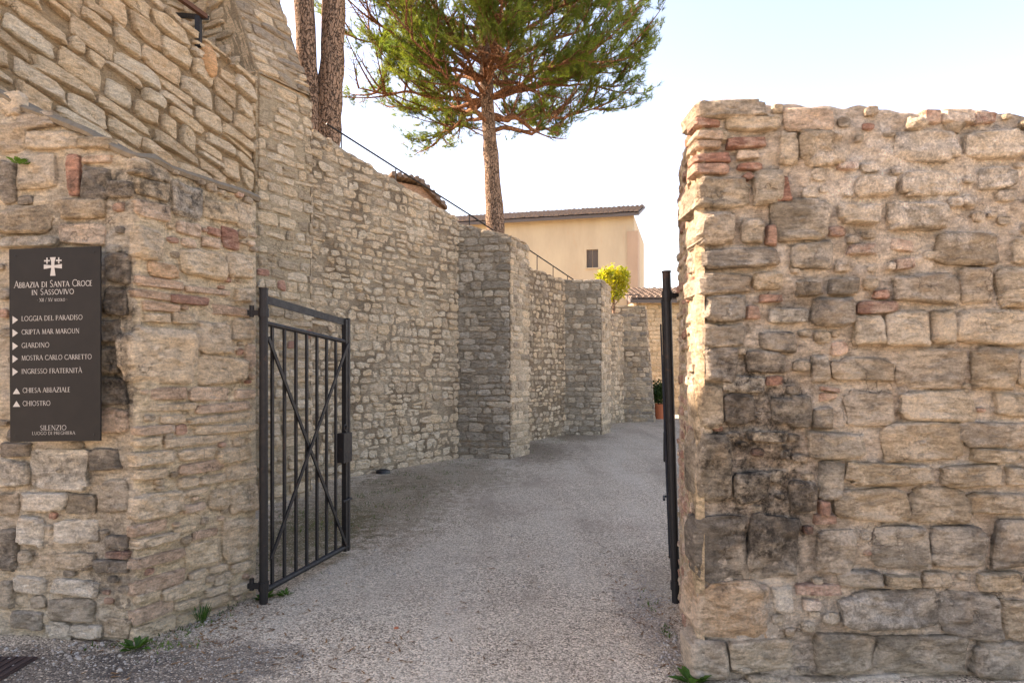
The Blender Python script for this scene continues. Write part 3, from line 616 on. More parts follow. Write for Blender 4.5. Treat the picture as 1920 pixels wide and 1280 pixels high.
def buttress(label, a, b, c, za, zb, zc, seed, hh, ww, pal, group='buttresses of the long wall'):
    """front face a-b, side face b-c going back along the lane"""
    r_ = random.Random(seed); root = empty('wall_buttress', (b[0], b[1], 0), label, 'buttress', group)
    A_, B2, C_ = (Vector((*q, 0)) for q in (a, b, c)); D_ = A_ + (C_ - B2)
    A_ = A_ - (B2 - A_).normalized() * .3
    f1 = Face(A_, B2); f2 = Face(B2, C_)
    i = .03
    ctr = (A_ + B2 + C_ + D_) / 4
    sh = lambda q: (q.x + (ctr.x - q.x) * i, q.y + (ctr.y - q.y) * i)
    core(root, [sh(A_), sh(B2), sh(C_), sh(D_)], [za - .06, zb - .06, zc - .06, za - .06], M['inner'], DARKM)
    t1 = lambda u: za + (zb - za) * u / f1.L + .03 * n3(u * 6, seed, 1)
    t2 = lambda u: zb + (zc - zb) * u / f2.L + .03 * n3(u * 6, seed, 2)
    mortar(root, f1, f1.L, t1, M['inner'], (140, 126, 106), .07, .007, -.006, seed=seed, colr2=(160, 144, 122)); mortar(root, f2, f2.L, t2, M['inner'], LIGHTM, .07, .009, .0, seed=seed + 1)
    p = rows_on(f1, f1.L, t1, r_, [(176,164,146),(160,148,130),(148,136,118),(186,170,146)], hh, ww, (.008, .024), npt=12, rings=2, gap=.016, wav=.025, split=.15, jit=.014, rough=1.2)
    p += rows_on(f2, f2.L, t2, r_, TAN + PALE[:2], hh, (ww[0], ww[1] * 1.1), (.01, .025), npt=12, rings=2, gap=.018, wav=.012, split=.08, jit=.008)
    lay(root, p, M['inner'])
buttress('nearest and tallest grey buttress standing below the pine trunk', (-.98, 12.56), (-.03, 12.41), (.34, 13.2), 4.40, 4.07, 4.04, 71, (.10, .17), (.14, .32), GREY + TAN[:2])
root, f, L, top, r_, p = wall_run('retaining_wall', 'recessed stretch of limestone wall between the two square buttresses', 'wall', (.40, 15.6), (1.33, 17.07), 4.13, 3.87,
    PALE[:4] + TAN, (.10, .17), (.13, .28), 13, (112, 94, 74), (150, 130, 104), ext0=2.6)
lay(root, p, M['inner'])
buttress('second grey stone buttress in front of the yellow shrub', (1.33, 17.07), (2.24, 17.07), (2.6, 17.96), 3.88, 3.89, 3.83, 73, (.11, .18), (.16, .34), GREY + TAN[:2])
root, f, L, top, r_, p = wall_run('retaining_wall', 'short far stretch of limestone wall beyond the second buttress', 'wall', (3.0, 20.5), (3.5, 21.4), 3.43, 3.3,
    TAN + PALE[:3], (.12, .18), (.15, .3), 14, DARKM, LIGHTM, ext0=2.0)
lay(root, p, M['inner'])
# far battered buttress
fb = empty('wall_buttress', (3.5, 21.4, 0), 'farthest buttress with a sloping right edge beside the potted plant', 'buttress', 'buttresses of the long wall')
X0, X1t, X1b, Yb, zt = 3.46, 4.18, 4.47, 21.4, 3.64
b = MB(); b.add([(X0-.5, Yb+.03, -.3), (X1b, Yb+.03, -.3), (X1b+.35, Yb+1.6, -.3), (X0-.2, Yb+1.6, -.3), (X0-.5, Yb+.03, zt-.05), (X1t, Yb+.03, zt-.05), (X1t+.3, Yb+1.6, zt-.05), (X0-.2, Yb+1.6, zt-.05)],
      [(0,1,5,4),(1,2,6,5),(2,3,7,6),(3,0,4,7),(4,5,6,7)], lin(LIGHTM)); b.build('mortar_core', M['inner'], fb)
f1 = Face((X0 - .45, Yb), (X1b, Yb)); urf = lambda v: (X1b - X0 + .45) + (X1t - X1b) * min(1, max(0, v / zt)) ** .8
t1 = lambda u: zt + .04 * n3(u * 5, 2, 1)
mortar(fb, f1, f1.L, t1, M['inner'], DARKM, .09, .01, .0, seed=81, colr2=LIGHTM, ur=urf)
lay(fb, rows_on(f1, f1.L, t1, rng, GREY + TAN, (.11, .19), (.16, .34), (.01, .025), npt=10, rings=2, ur=urf), M['inner'])
f2 = Face((X1b, Yb), (X1b + .35, Yb + 1.6), .08)
lay(fb, rows_on(f2, f2.L, lambda u: zt, rng, GREY + TAN, (.12, .19), (.2, .4), (.01, .025), npt=10, rings=2), M['inner'])
# terrace behind the walls
tp = [(-3.2, 9.9, 4.7), (-1.2, 12.9, 4.0), (-.2, 14.6, 3.85), (1.2, 17.3, 3.6), (2.3, 18.4, 3.5), (3.3, 21.6, 3.2), (4.0, 22.8, 3.1)]
b = MB(); vs_ = []
for x, y, z in tp:
    for k, dd in enumerate((0.25, 4, 14)): vs_.append((x - dd * .87, y + dd * .49, z + .05 * dd))
b.add(vs_, [(i*3+k, (i+1)*3+k, (i+1)*3+k+1, i*3+k+1) for i in range(len(tp)-1) for k in range(2)])
vb = [(x - .25*.87, y + .25*.49, z) for x, y, z in tp] + [(x - .25*.87, y + .25*.49, -.2) for x, y, z in tp]; n = len(tp)
b.add(vb, [(i, i+1, n+i+1, n+i) for i in range(n-1)])
tagk(b.build('terrace', M['soil']), None, None, None, 'structure')
# railings along the terrace edge
def railing(label, pts, posts, h=.55):
    r0 = empty('terrace_railing', tuple(pts[0]), label, 'railing', 'railings along the terrace edge')
    b = MB(); b.tube(pts, .015, 8); b.build('rail', M['iron'], r0)
    for q in posts: b = MB(); b.tube([Vector(q) - Vector((0, 0, h)), Vector(q) + Vector((0, 0, .0))], .011, 8); b.build('post', M['iron'], r0)
railing('thin dark railing descending along the long wall below the twin trunks', [at(612, 232, 10.6), at(742, 315, 11.5), at(886, 406, 13.0), at(925, 432, 13.4)], [at(742, 316, 11.5), at(880, 403, 12.9), at(640, 250, 10.8)], .35)
railing('thin dark railing above the recessed wall between the buttresses', [at(965, 450, 15.0), at(1000, 474, 15.8), at(1078, 526, 17.4)], [at(1007, 479, 15.9), at(1037, 499, 16.6), at(1064, 517, 17.1)], .35)
railing('short level railing beyond the yellow shrub', [at(1150, 553, 21.6), at(1200, 553, 22.2)], [at(1176, 553, 21.9), at(1196, 553, 22.1)], .5)

# ------------------------------------------------------------------ houses
hs = empty('plastered_house', (2, 32, 0), 'cream plastered house with tiled eaves behind the pine', 'house')
HA, HB = Vector((-5.0, 32.7, 0)), Vector((5.35, 30.0, 0)); hu = (HB - HA).normalized(); hn = Vector((hu.y, -hu.x, 0)); HZ = 8.45
def hpt(u, d, z): q = HA + hu * u + hn * d; return (q.x, q.y, z)
HL = (HB - HA).length
# the window opening
wa = Vector(at(1100, 0, 30.6)); wbb = Vector(at(1122, 0, 30.5))
wu0 = (Vector((wa.x, wa.y, 0)) - HA).dot(hu); wu1 = (Vector((wbb.x, wbb.y, 0)) - HA).dot(hu); wz0 = at(0, 502, 30.5).z; wz1 = at(0, 468, 30.5).z
b = MB()
us = [0, wu0, wu1, HL]; zs_ = [-.2, wz0, wz1, HZ]
for i in range(3):
    for j in range(3):
        if i == 1 and j == 1: continue
        b.add([hpt(us[i], 0, zs_[j]), hpt(us[i+1], 0, zs_[j]), hpt(us[i+1], 0, zs_[j+1]), hpt(us[i], 0, zs_[j+1])], [(0, 1, 2, 3)])
for q in (((wu0, wz0), (wu0, wz1)), ((wu1, wz1), (wu1, wz0)), ((wu0, wz1), (wu1, wz1)), ((wu1, wz0), (wu0, wz0))):
    (ua, za), (ub, zb) = q; b.add([hpt(ua, 0, za), hpt(ub, 0, zb), hpt(ub, -.2, zb), hpt(ua, -.2, za)], [(0, 1, 2, 3)])
b.add([hpt(HL, 0, -.2), hpt(HL, -7, -.2), hpt(HL, -7, HZ), hpt(HL, 0, HZ), hpt(0, 0, -.2), hpt(0, -7, -.2), hpt(0, -7, HZ), hpt(0, 0, HZ)], [(0, 1, 2, 3), (7, 6, 5, 4), (1, 5, 6, 2)])
b.build('wall', M['plaster'], hs)
wn_ = MB()
for k in range(2):
    a0 = wu0 + (wu1 - wu0) * k / 2; a1 = wu0 + (wu1 - wu0) * (k + 1) / 2
    for s in range(7):
        z0 = wz0 + (wz1 - wz0) * s / 7
        wn_.add([hpt(a0 + .015, -.10, z0), hpt(a1 - .015, -.10, z0), hpt(a1 - .015, -.07, z0 + .11), hpt(a0 + .015, -.07, z0 + .11)], [(0, 1, 2, 3)])
    wn_.add([hpt(a0 + .01, -.12, wz0), hpt(a1 - .01, -.12, wz0), hpt(a1 - .01, -.12, wz1), hpt(a0 + .01, -.12, wz1)], [(0, 1, 2, 3)])
wo = wn_.build('window', M['shutter'], hs)
b = MB(); b.add([hpt(wu0-.05, .06, wz0-.06), hpt(wu1+.05, .06, wz0-.06), hpt(wu1+.05, .06, wz0-.005), hpt(wu0-.05, .06, wz0-.005), hpt(wu0-.05, -.1, wz0-.06), hpt(wu1+.05, -.1, wz0-.06), hpt(wu1+.05, -.1, wz0-.005), hpt(wu0-.05, -.1, wz0-.005)], [(0,1,2,3),(3,2,6,7),(1,5,6,2),(4,0,3,7),(4,5,1,0)]); b.build('sill', M['plaster'], wo, origin=(0, 0, 0))
def tile_roof(root, o, u, back, L, depth, rise, over=.35, pitch=.22, z=0, name='roof'):
    """rows of barrel tiles running down to the eaves; u along the eaves, back = uphill direction"""
    b = MB(); n = int(L / pitch); r_ = random.Random(3)
    b2 = MB(); e0 = o - back * over
    def P(t, s, dz): q = o + u * t + back * s; return (q.x, q.y, z + rise * (s / depth) + dz)
    b2.add([P(0, -over + .06, -.16), P(L, -over + .06, -.16), P(L, depth, -.1), P(0, depth, -.1), P(0, -over + .06, -.02), P(L, -over + .06, -.02), P(L, depth, .0), P(0, depth, .0)], [(0,1,5,4),(3,2,1,0),(4,5,6,7),(1,2,6,5),(0,4,7,3)], (.5, .5, .5))
    for i in range(n):
        t = (i + .5) * L / n; jj = r_.uniform(-.03, .03); segs = int(depth / .4)
        for s in range(segs):
            s0 = -over + jj + s * .4; s1 = s0 + .44; hz = r_.uniform(-.01, .015); r0, r1 = .105, .085; vs_ = []
            for (ss, rr, dz) in ((s0, r0, .03), (s1, r1, .0)):
                for k in range(6):
                    a = math.pi * k / 5; vs_.append(P(t + math.cos(a) * rr, ss, math.sin(a) * rr + dz + hz))
            b.add(vs_, [(k, k+1, 7+k, 6+k) for k in range(5)] + [tuple(range(6))], (1,)*3)
    ro = b2.build(name, M['shutter'], root)
    b.build('roof_tiles', M['rooftile'], ro, origin=(0, 0, 0), kind='stuff')
tile_roof(hs, HA - hu * .3, hu, -hn, HL + .55, 4.2, 1.2, over=.45, z=HZ + .15)
# lower pink return at the right corner
b = MB(); pz = at(0, 436, 30.3).z
q0 = HB + hn * .06 - hu * .28
def ppt(a, d, z): q = q0 + hu * a + hn * d; return (q.x, q.y, z)
b.add([ppt(0,0,-.2), ppt(.46,0,-.2), ppt(.46,-1.2,-.2), ppt(0,-1.2,-.2), ppt(0,0,pz), ppt(.46,0,pz), ppt(.46,-1.2,pz), ppt(0,-1.2,pz)], [(0,1,5,4),(1,2,6,5),(4,5,6,7),(3,0,4,7)]); b.build('corner_pilaster', M['pinkplaster'], hs)
# low stone house at the end of the lane
h2 = empty('stone_house', (8, 25, 0), 'low beige stone house with tiled roof at the end of the lane', 'house')
fz = Face((4.60, 25.3), (12.5, 24.9)); t2 = lambda u: 4.2
core(h2, [(4.60, 25.33), (12.5, 24.93), (12.5, 29.2), (4.6, 29.2)], [4.2]*4, M['clean'], (196, 170, 130))
lay(h2, rows_on(fz, 3.2, t2, rng, [(206,180,138),(198,172,130),(190,164,124)], (.13, .19), (.25, .5), (.004, .010), npt=8, rings=1, gap=.012, wav=.006, split=.05, jit=.005), M['clean'])
tile_roof(h2, Vector((4.35, 25.3, 0)), Vector((1, -.05, 0)).normalized(), Vector((.05, 1, 0)).normalized(), 8.2, 4.0, .8, over=.35, z=4.3)
# small roof of an outbuilding above the long wall
ob = empty('brick_outbuilding', (-2.3, 13.6, 4), 'small reddish tiled outbuilding peeping over the long wall', 'outbuilding')
ra, rb = at(736, 332, 13.2), at(790, 343, 13.4); rc = at(838, 392, 13.7)
b = MB(); dd = Vector((-.9, 1.6, 0))
pts = [ra, rb, rc]; lo = [Vector((q.x, q.y, 3.6)) for q in (ra, rb, rc)]; off = Vector((0, .02, -.07))
b.add([q + off for q in pts] + lo + [q + dd + off for q in pts] + [q + dd for q in lo], [(0,3,4,1),(1,4,5,2),(2,5,11,8),(0,1,7,6),(1,2,8,7),(3,0,6,9)], lin((164, 128, 102))); b.build('wall', M['inner'], ob)
b = MB()
for a_, c_ in ((ra, rb), (rb, rc)):
    d_ = (c_ - a_)
    vv = [a_ - Vector((0,.12,0)), c_ - Vector((0,.12,0)) + d_ * .05, c_ + dd + d_ * .05, a_ + dd]; vv += [q + Vector((0, 0, .06)) for q in vv]
    b.add(vv, [(0,1,5,4),(1,2,6,5),(2,3,7,6),(3,0,4,7),(4,5,6,7),(3,2,1,0)])
    for k in range(5):
        s = a_ + d_ * (k + .5) / 5; b.tube([s + Vector((0, -.16, .04)), s + dd + Vector((0, 0, .04))], .05, 8)
b.build('roof', M['rooftile'], ob)

# ------------------------------------------------------------------ gate leaves
def gate(label, H, E, ztH, ztE, lean=(0, 0), mirror=1, box=True):
    """H hinge foot, E free end foot; every bar its own part"""
    H = Vector((*H, 0)); E = Vector((*E, 0)); d = (E - H); L = d.length; d.normalize(); n_ = Vector((d.y, -d.x, 0)) * mirror
    root = empty('iron_gate_leaf', tuple(H), label, 'gate', 'open leaves of the iron gate')
    def P(s, z, o=0):
        k = z / 2.2; q = H + d * (s * L) + n_ * o; return Vector((q.x + lean[0] * k, q.y + lean[1] * k, z))
    zt = lambda s: ztH + (ztE - ztH) * s
    def part(nm, fn): b = MB(); fn(b); return b.build(nm, M['iron'], root, smooth=False)
    def post(b):
        b.tube([P(0, .0), P(0, ztH + .03)], .029, 14); b.tube([P(0, ztH + .03), P(0, ztH + .04)], .033, 14)
    part('hinge_post', post)
    part('top_rail', lambda b: b.bar(P(0, zt(0) - .035), P(1, zt(1) - .035), .012, .055))
    part('upper_rail', lambda b: b.tube([P(0, zt(0) - .20), P(.985, zt(1) - .20)], .018, 10))
    part('bottom_rail', lambda b: b.tube([P(0, .085), P(1, .085)], .022, 10))
    part('lock_stile', lambda b: b.bar(P(.965, .05), P(.965, zt(1) - .01), .04, .035, tuple(d)))
    part('end_stile', lambda b: b.bar(P(1.0, .045), P(1.0, zt(1) + .005), .045, .035, tuple(d)))
    nb = 7
    for k in range(nb):
        s = .065 + (k + .15) * .875 / nb
        part('upright_bar', lambda b: b.bar(P(s, .085), P(s, zt(s) - .20), .016, .026, tuple(d)))
    part('diagonal_brace', lambda b: b.bar(P(.02, zt(0) - .30, .02), P(.96, .10, .02), .012, .028, (0, 0, 1)))
    part('diagonal_brace', lambda b: b.bar(P(.03, .30, .034), P(.96, zt(1) - .22, .034), .012, .028, (0, 0, 1)))
    if box:
        def lb(b):
            for o0, o1 in ((-.035, .045),):
                q = [P(.88, .82, o0), P(1.005, .82, o0), P(1.005, .82, o1), P(.88, .82, o1)]; r2 = [x + Vector((0, 0, .25)) for x in q]
                b.add(q + r2, [(3,2,1,0),(4,5,6,7),(0,1,5,4),(1,2,6,5),(2,3,7,6),(3,0,4,7)])
        lo_ = part('lock_box', lb)
        b = MB(); c = P(.925, 1.115, .03); b.tube([c + d * (.02*math.cos(a)) + Vector((0, 0, .026*math.sin(a))) for a in [2*math.pi*i/14 for i in range(15)]], .006, 6, cap=False); b.build('ring', M['iron'], root)
        part('bolt_handle', lambda b: b.tube([P(.985, .50, .0), P(.985, .50, .05), P(.86, .50, .05)], .010, 8))
    for z in (ztH - .13, .12):
        def hg(b):
            q = P(0, z); o = -d * .0
            b.bar(q, q - Vector((d.y, -d.x, 0)) * (-.10 if mirror > 0 else .10) * 0 + Vector((-.11 * mirror, .01, 0)), .03, .035)
            b.tube([q + Vector((-.085*mirror, .008, -.03)), q + Vector((-.085*mirror, .008, .05))], .017, 8); b.tube([q + Vector((0, 0, -.03)), q + Vector((0, 0, .03))], .036, 12)
        part('hinge', hg)
    return root
gate('black iron gate leaf with crossed braces, swung open beside the left wall', (-1.71, 4.70), (-1.43, 5.92), 2.13, 2.05)
gate('black iron gate leaf seen edge-on against the right wall', (1.135, 4.72), (1.40, 6.0), 2.25, 2.22, lean=(-.065, 0), mirror=-1, box=True)

# ------------------------------------------------------------------ sign
SX0, SX1, SY0, SY1 = 17, 188, 467, 828
sgn = empty('information_sign', (-2.65, 3.93, 1.2), 'dark bronze sign panel with white lettering and cross on the left wall', 'sign')
sO = at(SX0, SY1, 3.965); sUx = at(SX1, SY1 - 2, 3.925) - sO; sW = sUx.length; sUx.normalize(); sH = at(SX0, SY0, 3.965).z - sO.z
sN = Vector((sUx.y, -sUx.x, 0)).normalized(); sV = Vector((0, 0, 1))
def sp(x, y, d=0):  # photo pixels on the panel -> world
    return sO + sUx * ((x - SX0) / (SX1 - SX0) * sW) + sV * ((SY1 - y) / (SY1 - SY0) * sH) + sN * d
b = MB(); c4 = [(SX0+2, SY1), (SX1, SY1), (SX1, SY0), (SX0, SY0)]
b.add([sp(x, y, 0) for x, y in c4] + [sp(x, y, -.012) for x, y in c4], [(0,1,2,3),(7,6,5,4),(0,4,5,1),(1,5,6,2),(2,6,7,3),(3,7,4,0)]); b.build('panel', M['signplate'], sgn)
for x, y in ((29, 480), (176, 477), (29, 818), (176, 816)):
    b = MB(); b.tube([sp(x, y, -.03), sp(x, y, .003)], .005, 8); b.build('screw', M['iron'], sgn)
def arc(cx, cy, rx, ry, a0, a1, n=10): return [(cx + rx * math.cos(R(a0 + (a1 - a0) * i / n)), cy + ry * math.sin(R(a0 + (a1 - a0) * i / n))) for i in range(n + 1)]
TK, TN = .125, .06
G = {'A': (.82, [([(.05,0),(.40,1)], TN), ([(.40,1),(.77,0)], TK), ([(.18,.36),(.62,.36)], TN)]),
 'B': (.62, [([(.12,0),(.12,1)], TK), ([(.12,.97),(.32,.97)]+arc(.32,.75,.18,.22,90,-90)+[(.12,.53)], TN), ([(.12,.53),(.34,.53)]+arc(.34,.28,.22,.25,90,-90)+[(.12,.03)], .085)]),
 'C': (.80, [(arc(.48,.5,.40,.48,50,310,16), .10), ([(.76,.80),(.76,.97)], TN), ([(.76,.05),(.78,.2)], TN)]),
 'D': (.82, [([(.12,0),(.12,1)], TK), ([(.12,.97),(.34,.97)]+arc(.34,.5,.40,.47,90,-90,12)+[(.12,.03)], .09)]),
 'E': (.56, [([(.12,0),(.12,1)], TK), ([(.12,.97),(.50,.97)], TN), ([(.12,.52),(.44,.52)], TN), ([(.12,.03),(.53,.03)], TN)]),
 'F': (.54, [([(.12,0),(.12,1)], TK), ([(.12,.97),(.50,.97)], TN), ([(.12,.52),(.43,.52)], TN)]),
 'G': (.84, [(arc(.48,.5,.40,.48,50,300,16), .10), ([(.74,.02),(.74,.42)], TK), ([(.62,.42),(.84,.42)], .05)]),
 'H': (.84, [([(.12,0),(.12,1)], TK), ([(.72,0),(.72,1)], TK), ([(.12,.52),(.72,.52)], TN)]),
 'I': (.30, [([(.15,0),(.15,1)], TK)]), 'L': (.56, [([(.12,0),(.12,1)], TK), ([(.12,.03),(.53,.03)], TN), ([(.53,.0),(.54,.18)], .05)]),
 'M': (.98, [([(.12,0),(.17,1)], TN), ([(.17,1),(.48,.05)], TK), ([(.48,.05),(.80,1)], TN), ([(.80,1),(.86,0)], TK)]),
 'N': (.86, [([(.13,0),(.13,1)], TN), ([(.13,1),(.73,0)], TK), ([(.73,0),(.73,1)], TN)]),
 'O': (.94, [(arc(.47,.5,.40,.48,0,360,22), .10)]),
 'P': (.58, [([(.12,0),(.12,1)], TK), ([(.12,.97),(.30,.97)]+arc(.30,.71,.21,.26,90,-90)+[(.12,.45)], .075)]),
 'R': (.68, [([(.12,0),(.12,1)], TK), ([(.12,.97),(.30,.97)]+arc(.30,.74,.20,.23,90,-90)+[(.12,.51)], .075), ([(.30,.51),(.68,0)], TK)]),
 'S': (.56, [(arc(.29,.74,.19,.235,40,230,10)+arc(.27,.25,.20,.235,60,-150,10), .095)]),
 'T': (.70, [([(.35,0),(.35,1)], TK), ([(.04,.97),(.66,.97)], TN), ([(.04,.82),(.05,.99)], .05), ([(.65,.82),(.66,.99)], .05)]),
 'U': (.82, [([(.14,1),(.14,.35)]+arc(.41,.33,.27,.31,180,360,10)+[(.68,.35),(.68,1)], .095)]),
 'V': (.80, [([(.04,1),(.40,0)], TK), ([(.40,0),(.76,1)], TN)]),
 'X': (.78, [([(.06,1),(.70,0)], TK), ([(.68,1),(.06,0)], TN)]),
 'Z': (.70, [([(.06,.97),(.64,.97)], TN), ([(.62,.97),(.06,.03)], TK), ([(.06,.03),(.66,.03)], TN)]),
 '/': (.5, [([(.05,-.05),(.42,1.05)], TN)]), '-': (.4, [([(.06,.45),(.34,.45)], TN)]), ' ': (.36, [])}
G['À'] = (G['A'][0], G['A'][1] + [([(.28,1.28),(.44,1.10)], .08)])
def text_line(s, x0, x1, yc, h):
    """lettering: x0..x1 and cap height h in panel pixels"""
    segs = []; X = 0
    for ch in s:
        sc = .8 if ch.islower() else 1.0
        wdt, st_ = G[ch.upper()]
        for pts, t in st_:
            segs.append(([(X + p[0] * sc, p[1] * sc) for p in pts], t * .9))
            if len(pts) == 2 and abs(pts[0][1] - pts[1][1]) > .9:      # serifs
                for p in pts: segs.append(([(X + (p[0] - .11) * sc, abs(p[1] - .02) * sc), (X + (p[0] + .11) * sc, abs(p[1] - .02) * sc)], .045))
        X += (wdt + .06) * sc
    kx = (x1 - x0) / X; b = MB(); h = h * .9
    for pts, t in segs:
        for i in range(len(pts) - 1):
            (ax, ay), (bx, by) = pts[i], pts[i+1]; dx, dy = (bx - ax) * kx, (by - ay) * h; l = math.hypot(dx, dy) or 1; nx, ny = -dy / l * t * h / 2, dx / l * t * h / 2
            e = .15 * t * h if len(pts) > 2 else 0; ex, ey = dx / l * e, dy / l * e
            A0, B0 = (x0 + ax * kx - ex, ay * h - ey), (x0 + bx * kx + ex, by * h + ey)
            b.add([sp(A0[0]+nx, yc + h/2 - A0[1]-ny, .002), sp(B0[0]+nx, yc + h/2 - B0[1]-ny, .002), sp(B0[0]-nx, yc + h/2 - B0[1]+ny, .002), sp(A0[0]-nx, yc + h/2 - A0[1]+ny, .002)], [(3, 2, 1, 0)])
    b.build('lettering', M['letter'], sgn)
for a in [('Abbazia di Santa Croce', 27, 174, 534, 14), ('in Sassovivo', 60, 140, 548.5, 13), ('- XII / XV secolo -', 70, 128, 564, 7), ('LOGGIA DEL PARADISO', 41, 156, 598, 10), ('CRIPTA MAR MAROUN', 41, 150, 623, 10),
          ('GIARDINO', 41, 94, 648, 10), ('MOSTRA CARLO CARRETTO', 41, 173, 671.5, 10), ('INGRESSO FRATERNITÀ', 41, 155, 696.5, 10), ('CHIESA ABBAZIALE', 43, 133, 732, 10), ('CHIOSTRO', 43, 96, 756.5, 10),
          ('SILENZIO', 76, 126, 802.5, 10), ('LUOGO DI PREGHIERA', 61, 142, 812.5, 6.5)]: text_line(*a)
def poly(name, pts): b = MB(); b.add([sp(x, y, .002) for x, y in pts], [tuple(range(len(pts)))[::-1]]); b.build(name, M['letter'], sgn)
for y in (600, 624.5, 649, 673, 697): poly('arrow', [(24, y - 7.5), (24, y + 7.5), (34.5, y)][::-1])
for y in (733, 757): poly('arrow', [(24.5, y + 5.5), (38.5, y + 5.5), (31.5, y - 5.5)])
em = MB()
def ep(pts): em.add([sp(x, y, .002) for x, y in pts], [tuple(range(len(pts)))[::-1]])
cx = 100
ep([(cx-3, 494), (cx+3, 494), (cx+5.5, 485), (cx-5.5, 485)][::-1]); ep([(cx-3, 505), (cx-5, 519.5), (cx+5, 519.5), (cx+3, 505)])
ep([(cx-17, 498), (cx-17, 506.5), (cx-3, 504.5), (cx-3, 500)]); ep([(cx+3, 500), (cx+3, 504.5), (cx+17, 506.5), (cx+17, 498)]); ep([(cx-3, 494), (cx-3, 505), (cx+3, 505), (cx+3, 494)])
for s in (-1, 1):
    x = cx + 11 * s; ep([(x-1.2, 485.5), (x-1.2, 497), (x+1.2, 497), (x+1.2, 485.5)]); ep([(x-5.5, 490), (x-5.5, 492.6), (x-1.2, 492.6), (x-1.2, 490)]); ep([(x+1.2, 490), (x+1.2, 492.6), (x+5.5, 492.6), (x+5.5, 490)])
em.build('emblem', M['letter'], sgn)

# ------------------------------------------------------------------ trees
def needles(mb, p, d, rng, n=26, ln=.13, wd=.006, tint=(1, 1, 1)):
    d = d.normalized(); a = d.orthogonal().normalized(); b_ = d.cross(a)
    for _ in range(n):
        ph = rng.uniform(0, 6.283); sp_ = rng.uniform(.15, 1.0)
        v = (d + (a * math.cos(ph) + b_ * math.sin(ph)) * sp_).normalized(); q = p + d * rng.uniform(-.08, .06)
        sd = v.cross(Vector((rng.uniform(-1, 1), rng.uniform(-1, 1), rng.uniform(-1, 1)))).normalized() * wd
        l = ln * rng.uniform(.7, 1.2); i = len(mb.v)
        mb.v += [tuple(q - sd), tuple(q + sd), tuple(q + v * l)]; mb.f.append((i, i+1, i+2)); mb.c += [tint] * 3
def bez(p0, p1, p2, n): return [p0 * (1-t)**2 + p1 * 2*t*(1-t) + p2 * t*t for t in [i / n for i in range(n + 1)]]
def pine(label, trunk, rad, center, rr, nl, seed, zlow, dens=1.0, group=None):
    rng = random.Random(seed); root = empty('pine_tree', tuple(trunk[0]), label, 'tree', group)
    b = MB(); fine = []
    for i in range(len(trunk) - 1):
        for k in range(6): fine.append(Vector(trunk[i]).lerp(Vector(trunk[i+1]), k / 6))
    fine.append(Vector(trunk[-1]))
    rads = [rad[0] + (rad[1] - rad[0]) * i / (len(fine) - 1) for i in range(len(fine))]
    rads[0] *= 1.15
    b.tube(fine, rads, 18, wob=.22); b.build('trunk', M['bark'], root, smooth=True)
    lim = MB(); cr = MB(); C = Vector(center)
    tips = []
    for i in range(nl):
        t = i / (nl - 1); az = i * 2.39996 + rng.uniform(-.3, .3)
        dirh = Vector((math.cos(az), math.sin(az), 0)); el = math.asin(-.62 + 1.5 * t)
        # end on the crown envelope
        dv = (dirh * math.cos(el) + Vector((0, 0, math.sin(el)))); e = Vector((C.x + dv.x * rr[0] * .92, C.y + dv.y * rr[1] * .92, C.z + dv.z * rr[2] * .9))
        z = min(max(e.z - .5 * math.hypot(e.x - C.x, e.y - C.y), zlow + 1.7 * rng.random() ** 1.5), Vector(trunk[-1]).z - .3)
        p0 = min(fine, key=lambda q: abs(q.z - z)).copy()
        m1 = p0.lerp(e, .5) + Vector((0, 0, rng.uniform(-.35, .15))); pts = bez(p0, m1, e, 14)
        for j in range(1, 14): pts[j] += Vector((n3(j*.3, i, seed), n3(j*.3, i, seed+5), n3(j*.3, i, seed+9))) * .2 * min(1, j / 5)
        r0 = rng.uniform(.045, .085) * (1 - .4 * t); lim.tube(pts, [r0 * (1 - .85 * j / 14) + .006 for j in range(15)], 8, (1.1, .8, .62))
        for s in range(15):
            j = rng.randint(4, 14); q0 = pts[j]; dd = (pts[min(j+1, 14)] - pts[j-1]).normalized()
            side = Vector((rng.uniform(-1, 1), rng.uniform(-1, 1), rng.uniform(-.35, .9)))
            L2 = rng.uniform(.6, 1.35) * (1.15 - .02 * j); q2 = q0 + (dd * .8 + side).normalized() * L2 + Vector((0, 0, .2))
            sub = bez(q0, q0.lerp(q2, .5) + Vector((0, 0, -.12)), q2, 6); lim.tube(sub, [.022 * (1 - .75 * k / 6) + .003 for k in range(7)], 5, (1.0, .75, .6), cap=False)
            for tw in range(9):
                k = rng.randint(1, 6); w0 = sub[k]; wd_ = ((sub[k] - sub[k-1]).normalized() + Vector((rng.uniform(-1, 1), rng.uniform(-1, 1), rng.uniform(-.5, .9)))).normalized()
                w1 = w0 + wd_ * rng.uniform(.2, .5); lim.tube([w0, w0.lerp(w1, .5) + Vector((0, 0, -.02)), w1], [.008, .006, .004], 3, (.9, .7, .55), cap=False)
                tips.append((w0, w1, wd_))
    for w0, w1, wd_ in tips:
        rel = Vector(((w1.x - C.x) / rr[0], (w1.y - C.y) / rr[1], (w1.z - C.z) / rr[2]))
        if rel.length < .55 and rng.random() < .8: continue
        if n3(w1.x * .75, w1.y * .75, w1.z * .75 + seed) < -.15: continue
        tn = rng.uniform(.75, 1.2); tint = (tn * rng.uniform(.95, 1.15), tn, tn * rng.uniform(.7, 1.0))
        for k in range(int(6 * dens)):
            f = .25 + .8 * k / 5; needles(cr, w0.lerp(w1, f) + Vector((rng.uniform(-.07, .07), rng.uniform(-.07, .07), rng.uniform(-.06, .06))), wd_ * .7 + Vector((rng.uniform(-.8, .8), rng.uniform(-.8, .8), rng.uniform(-.3, .8))), rng, 22, .115, .0045, tint)
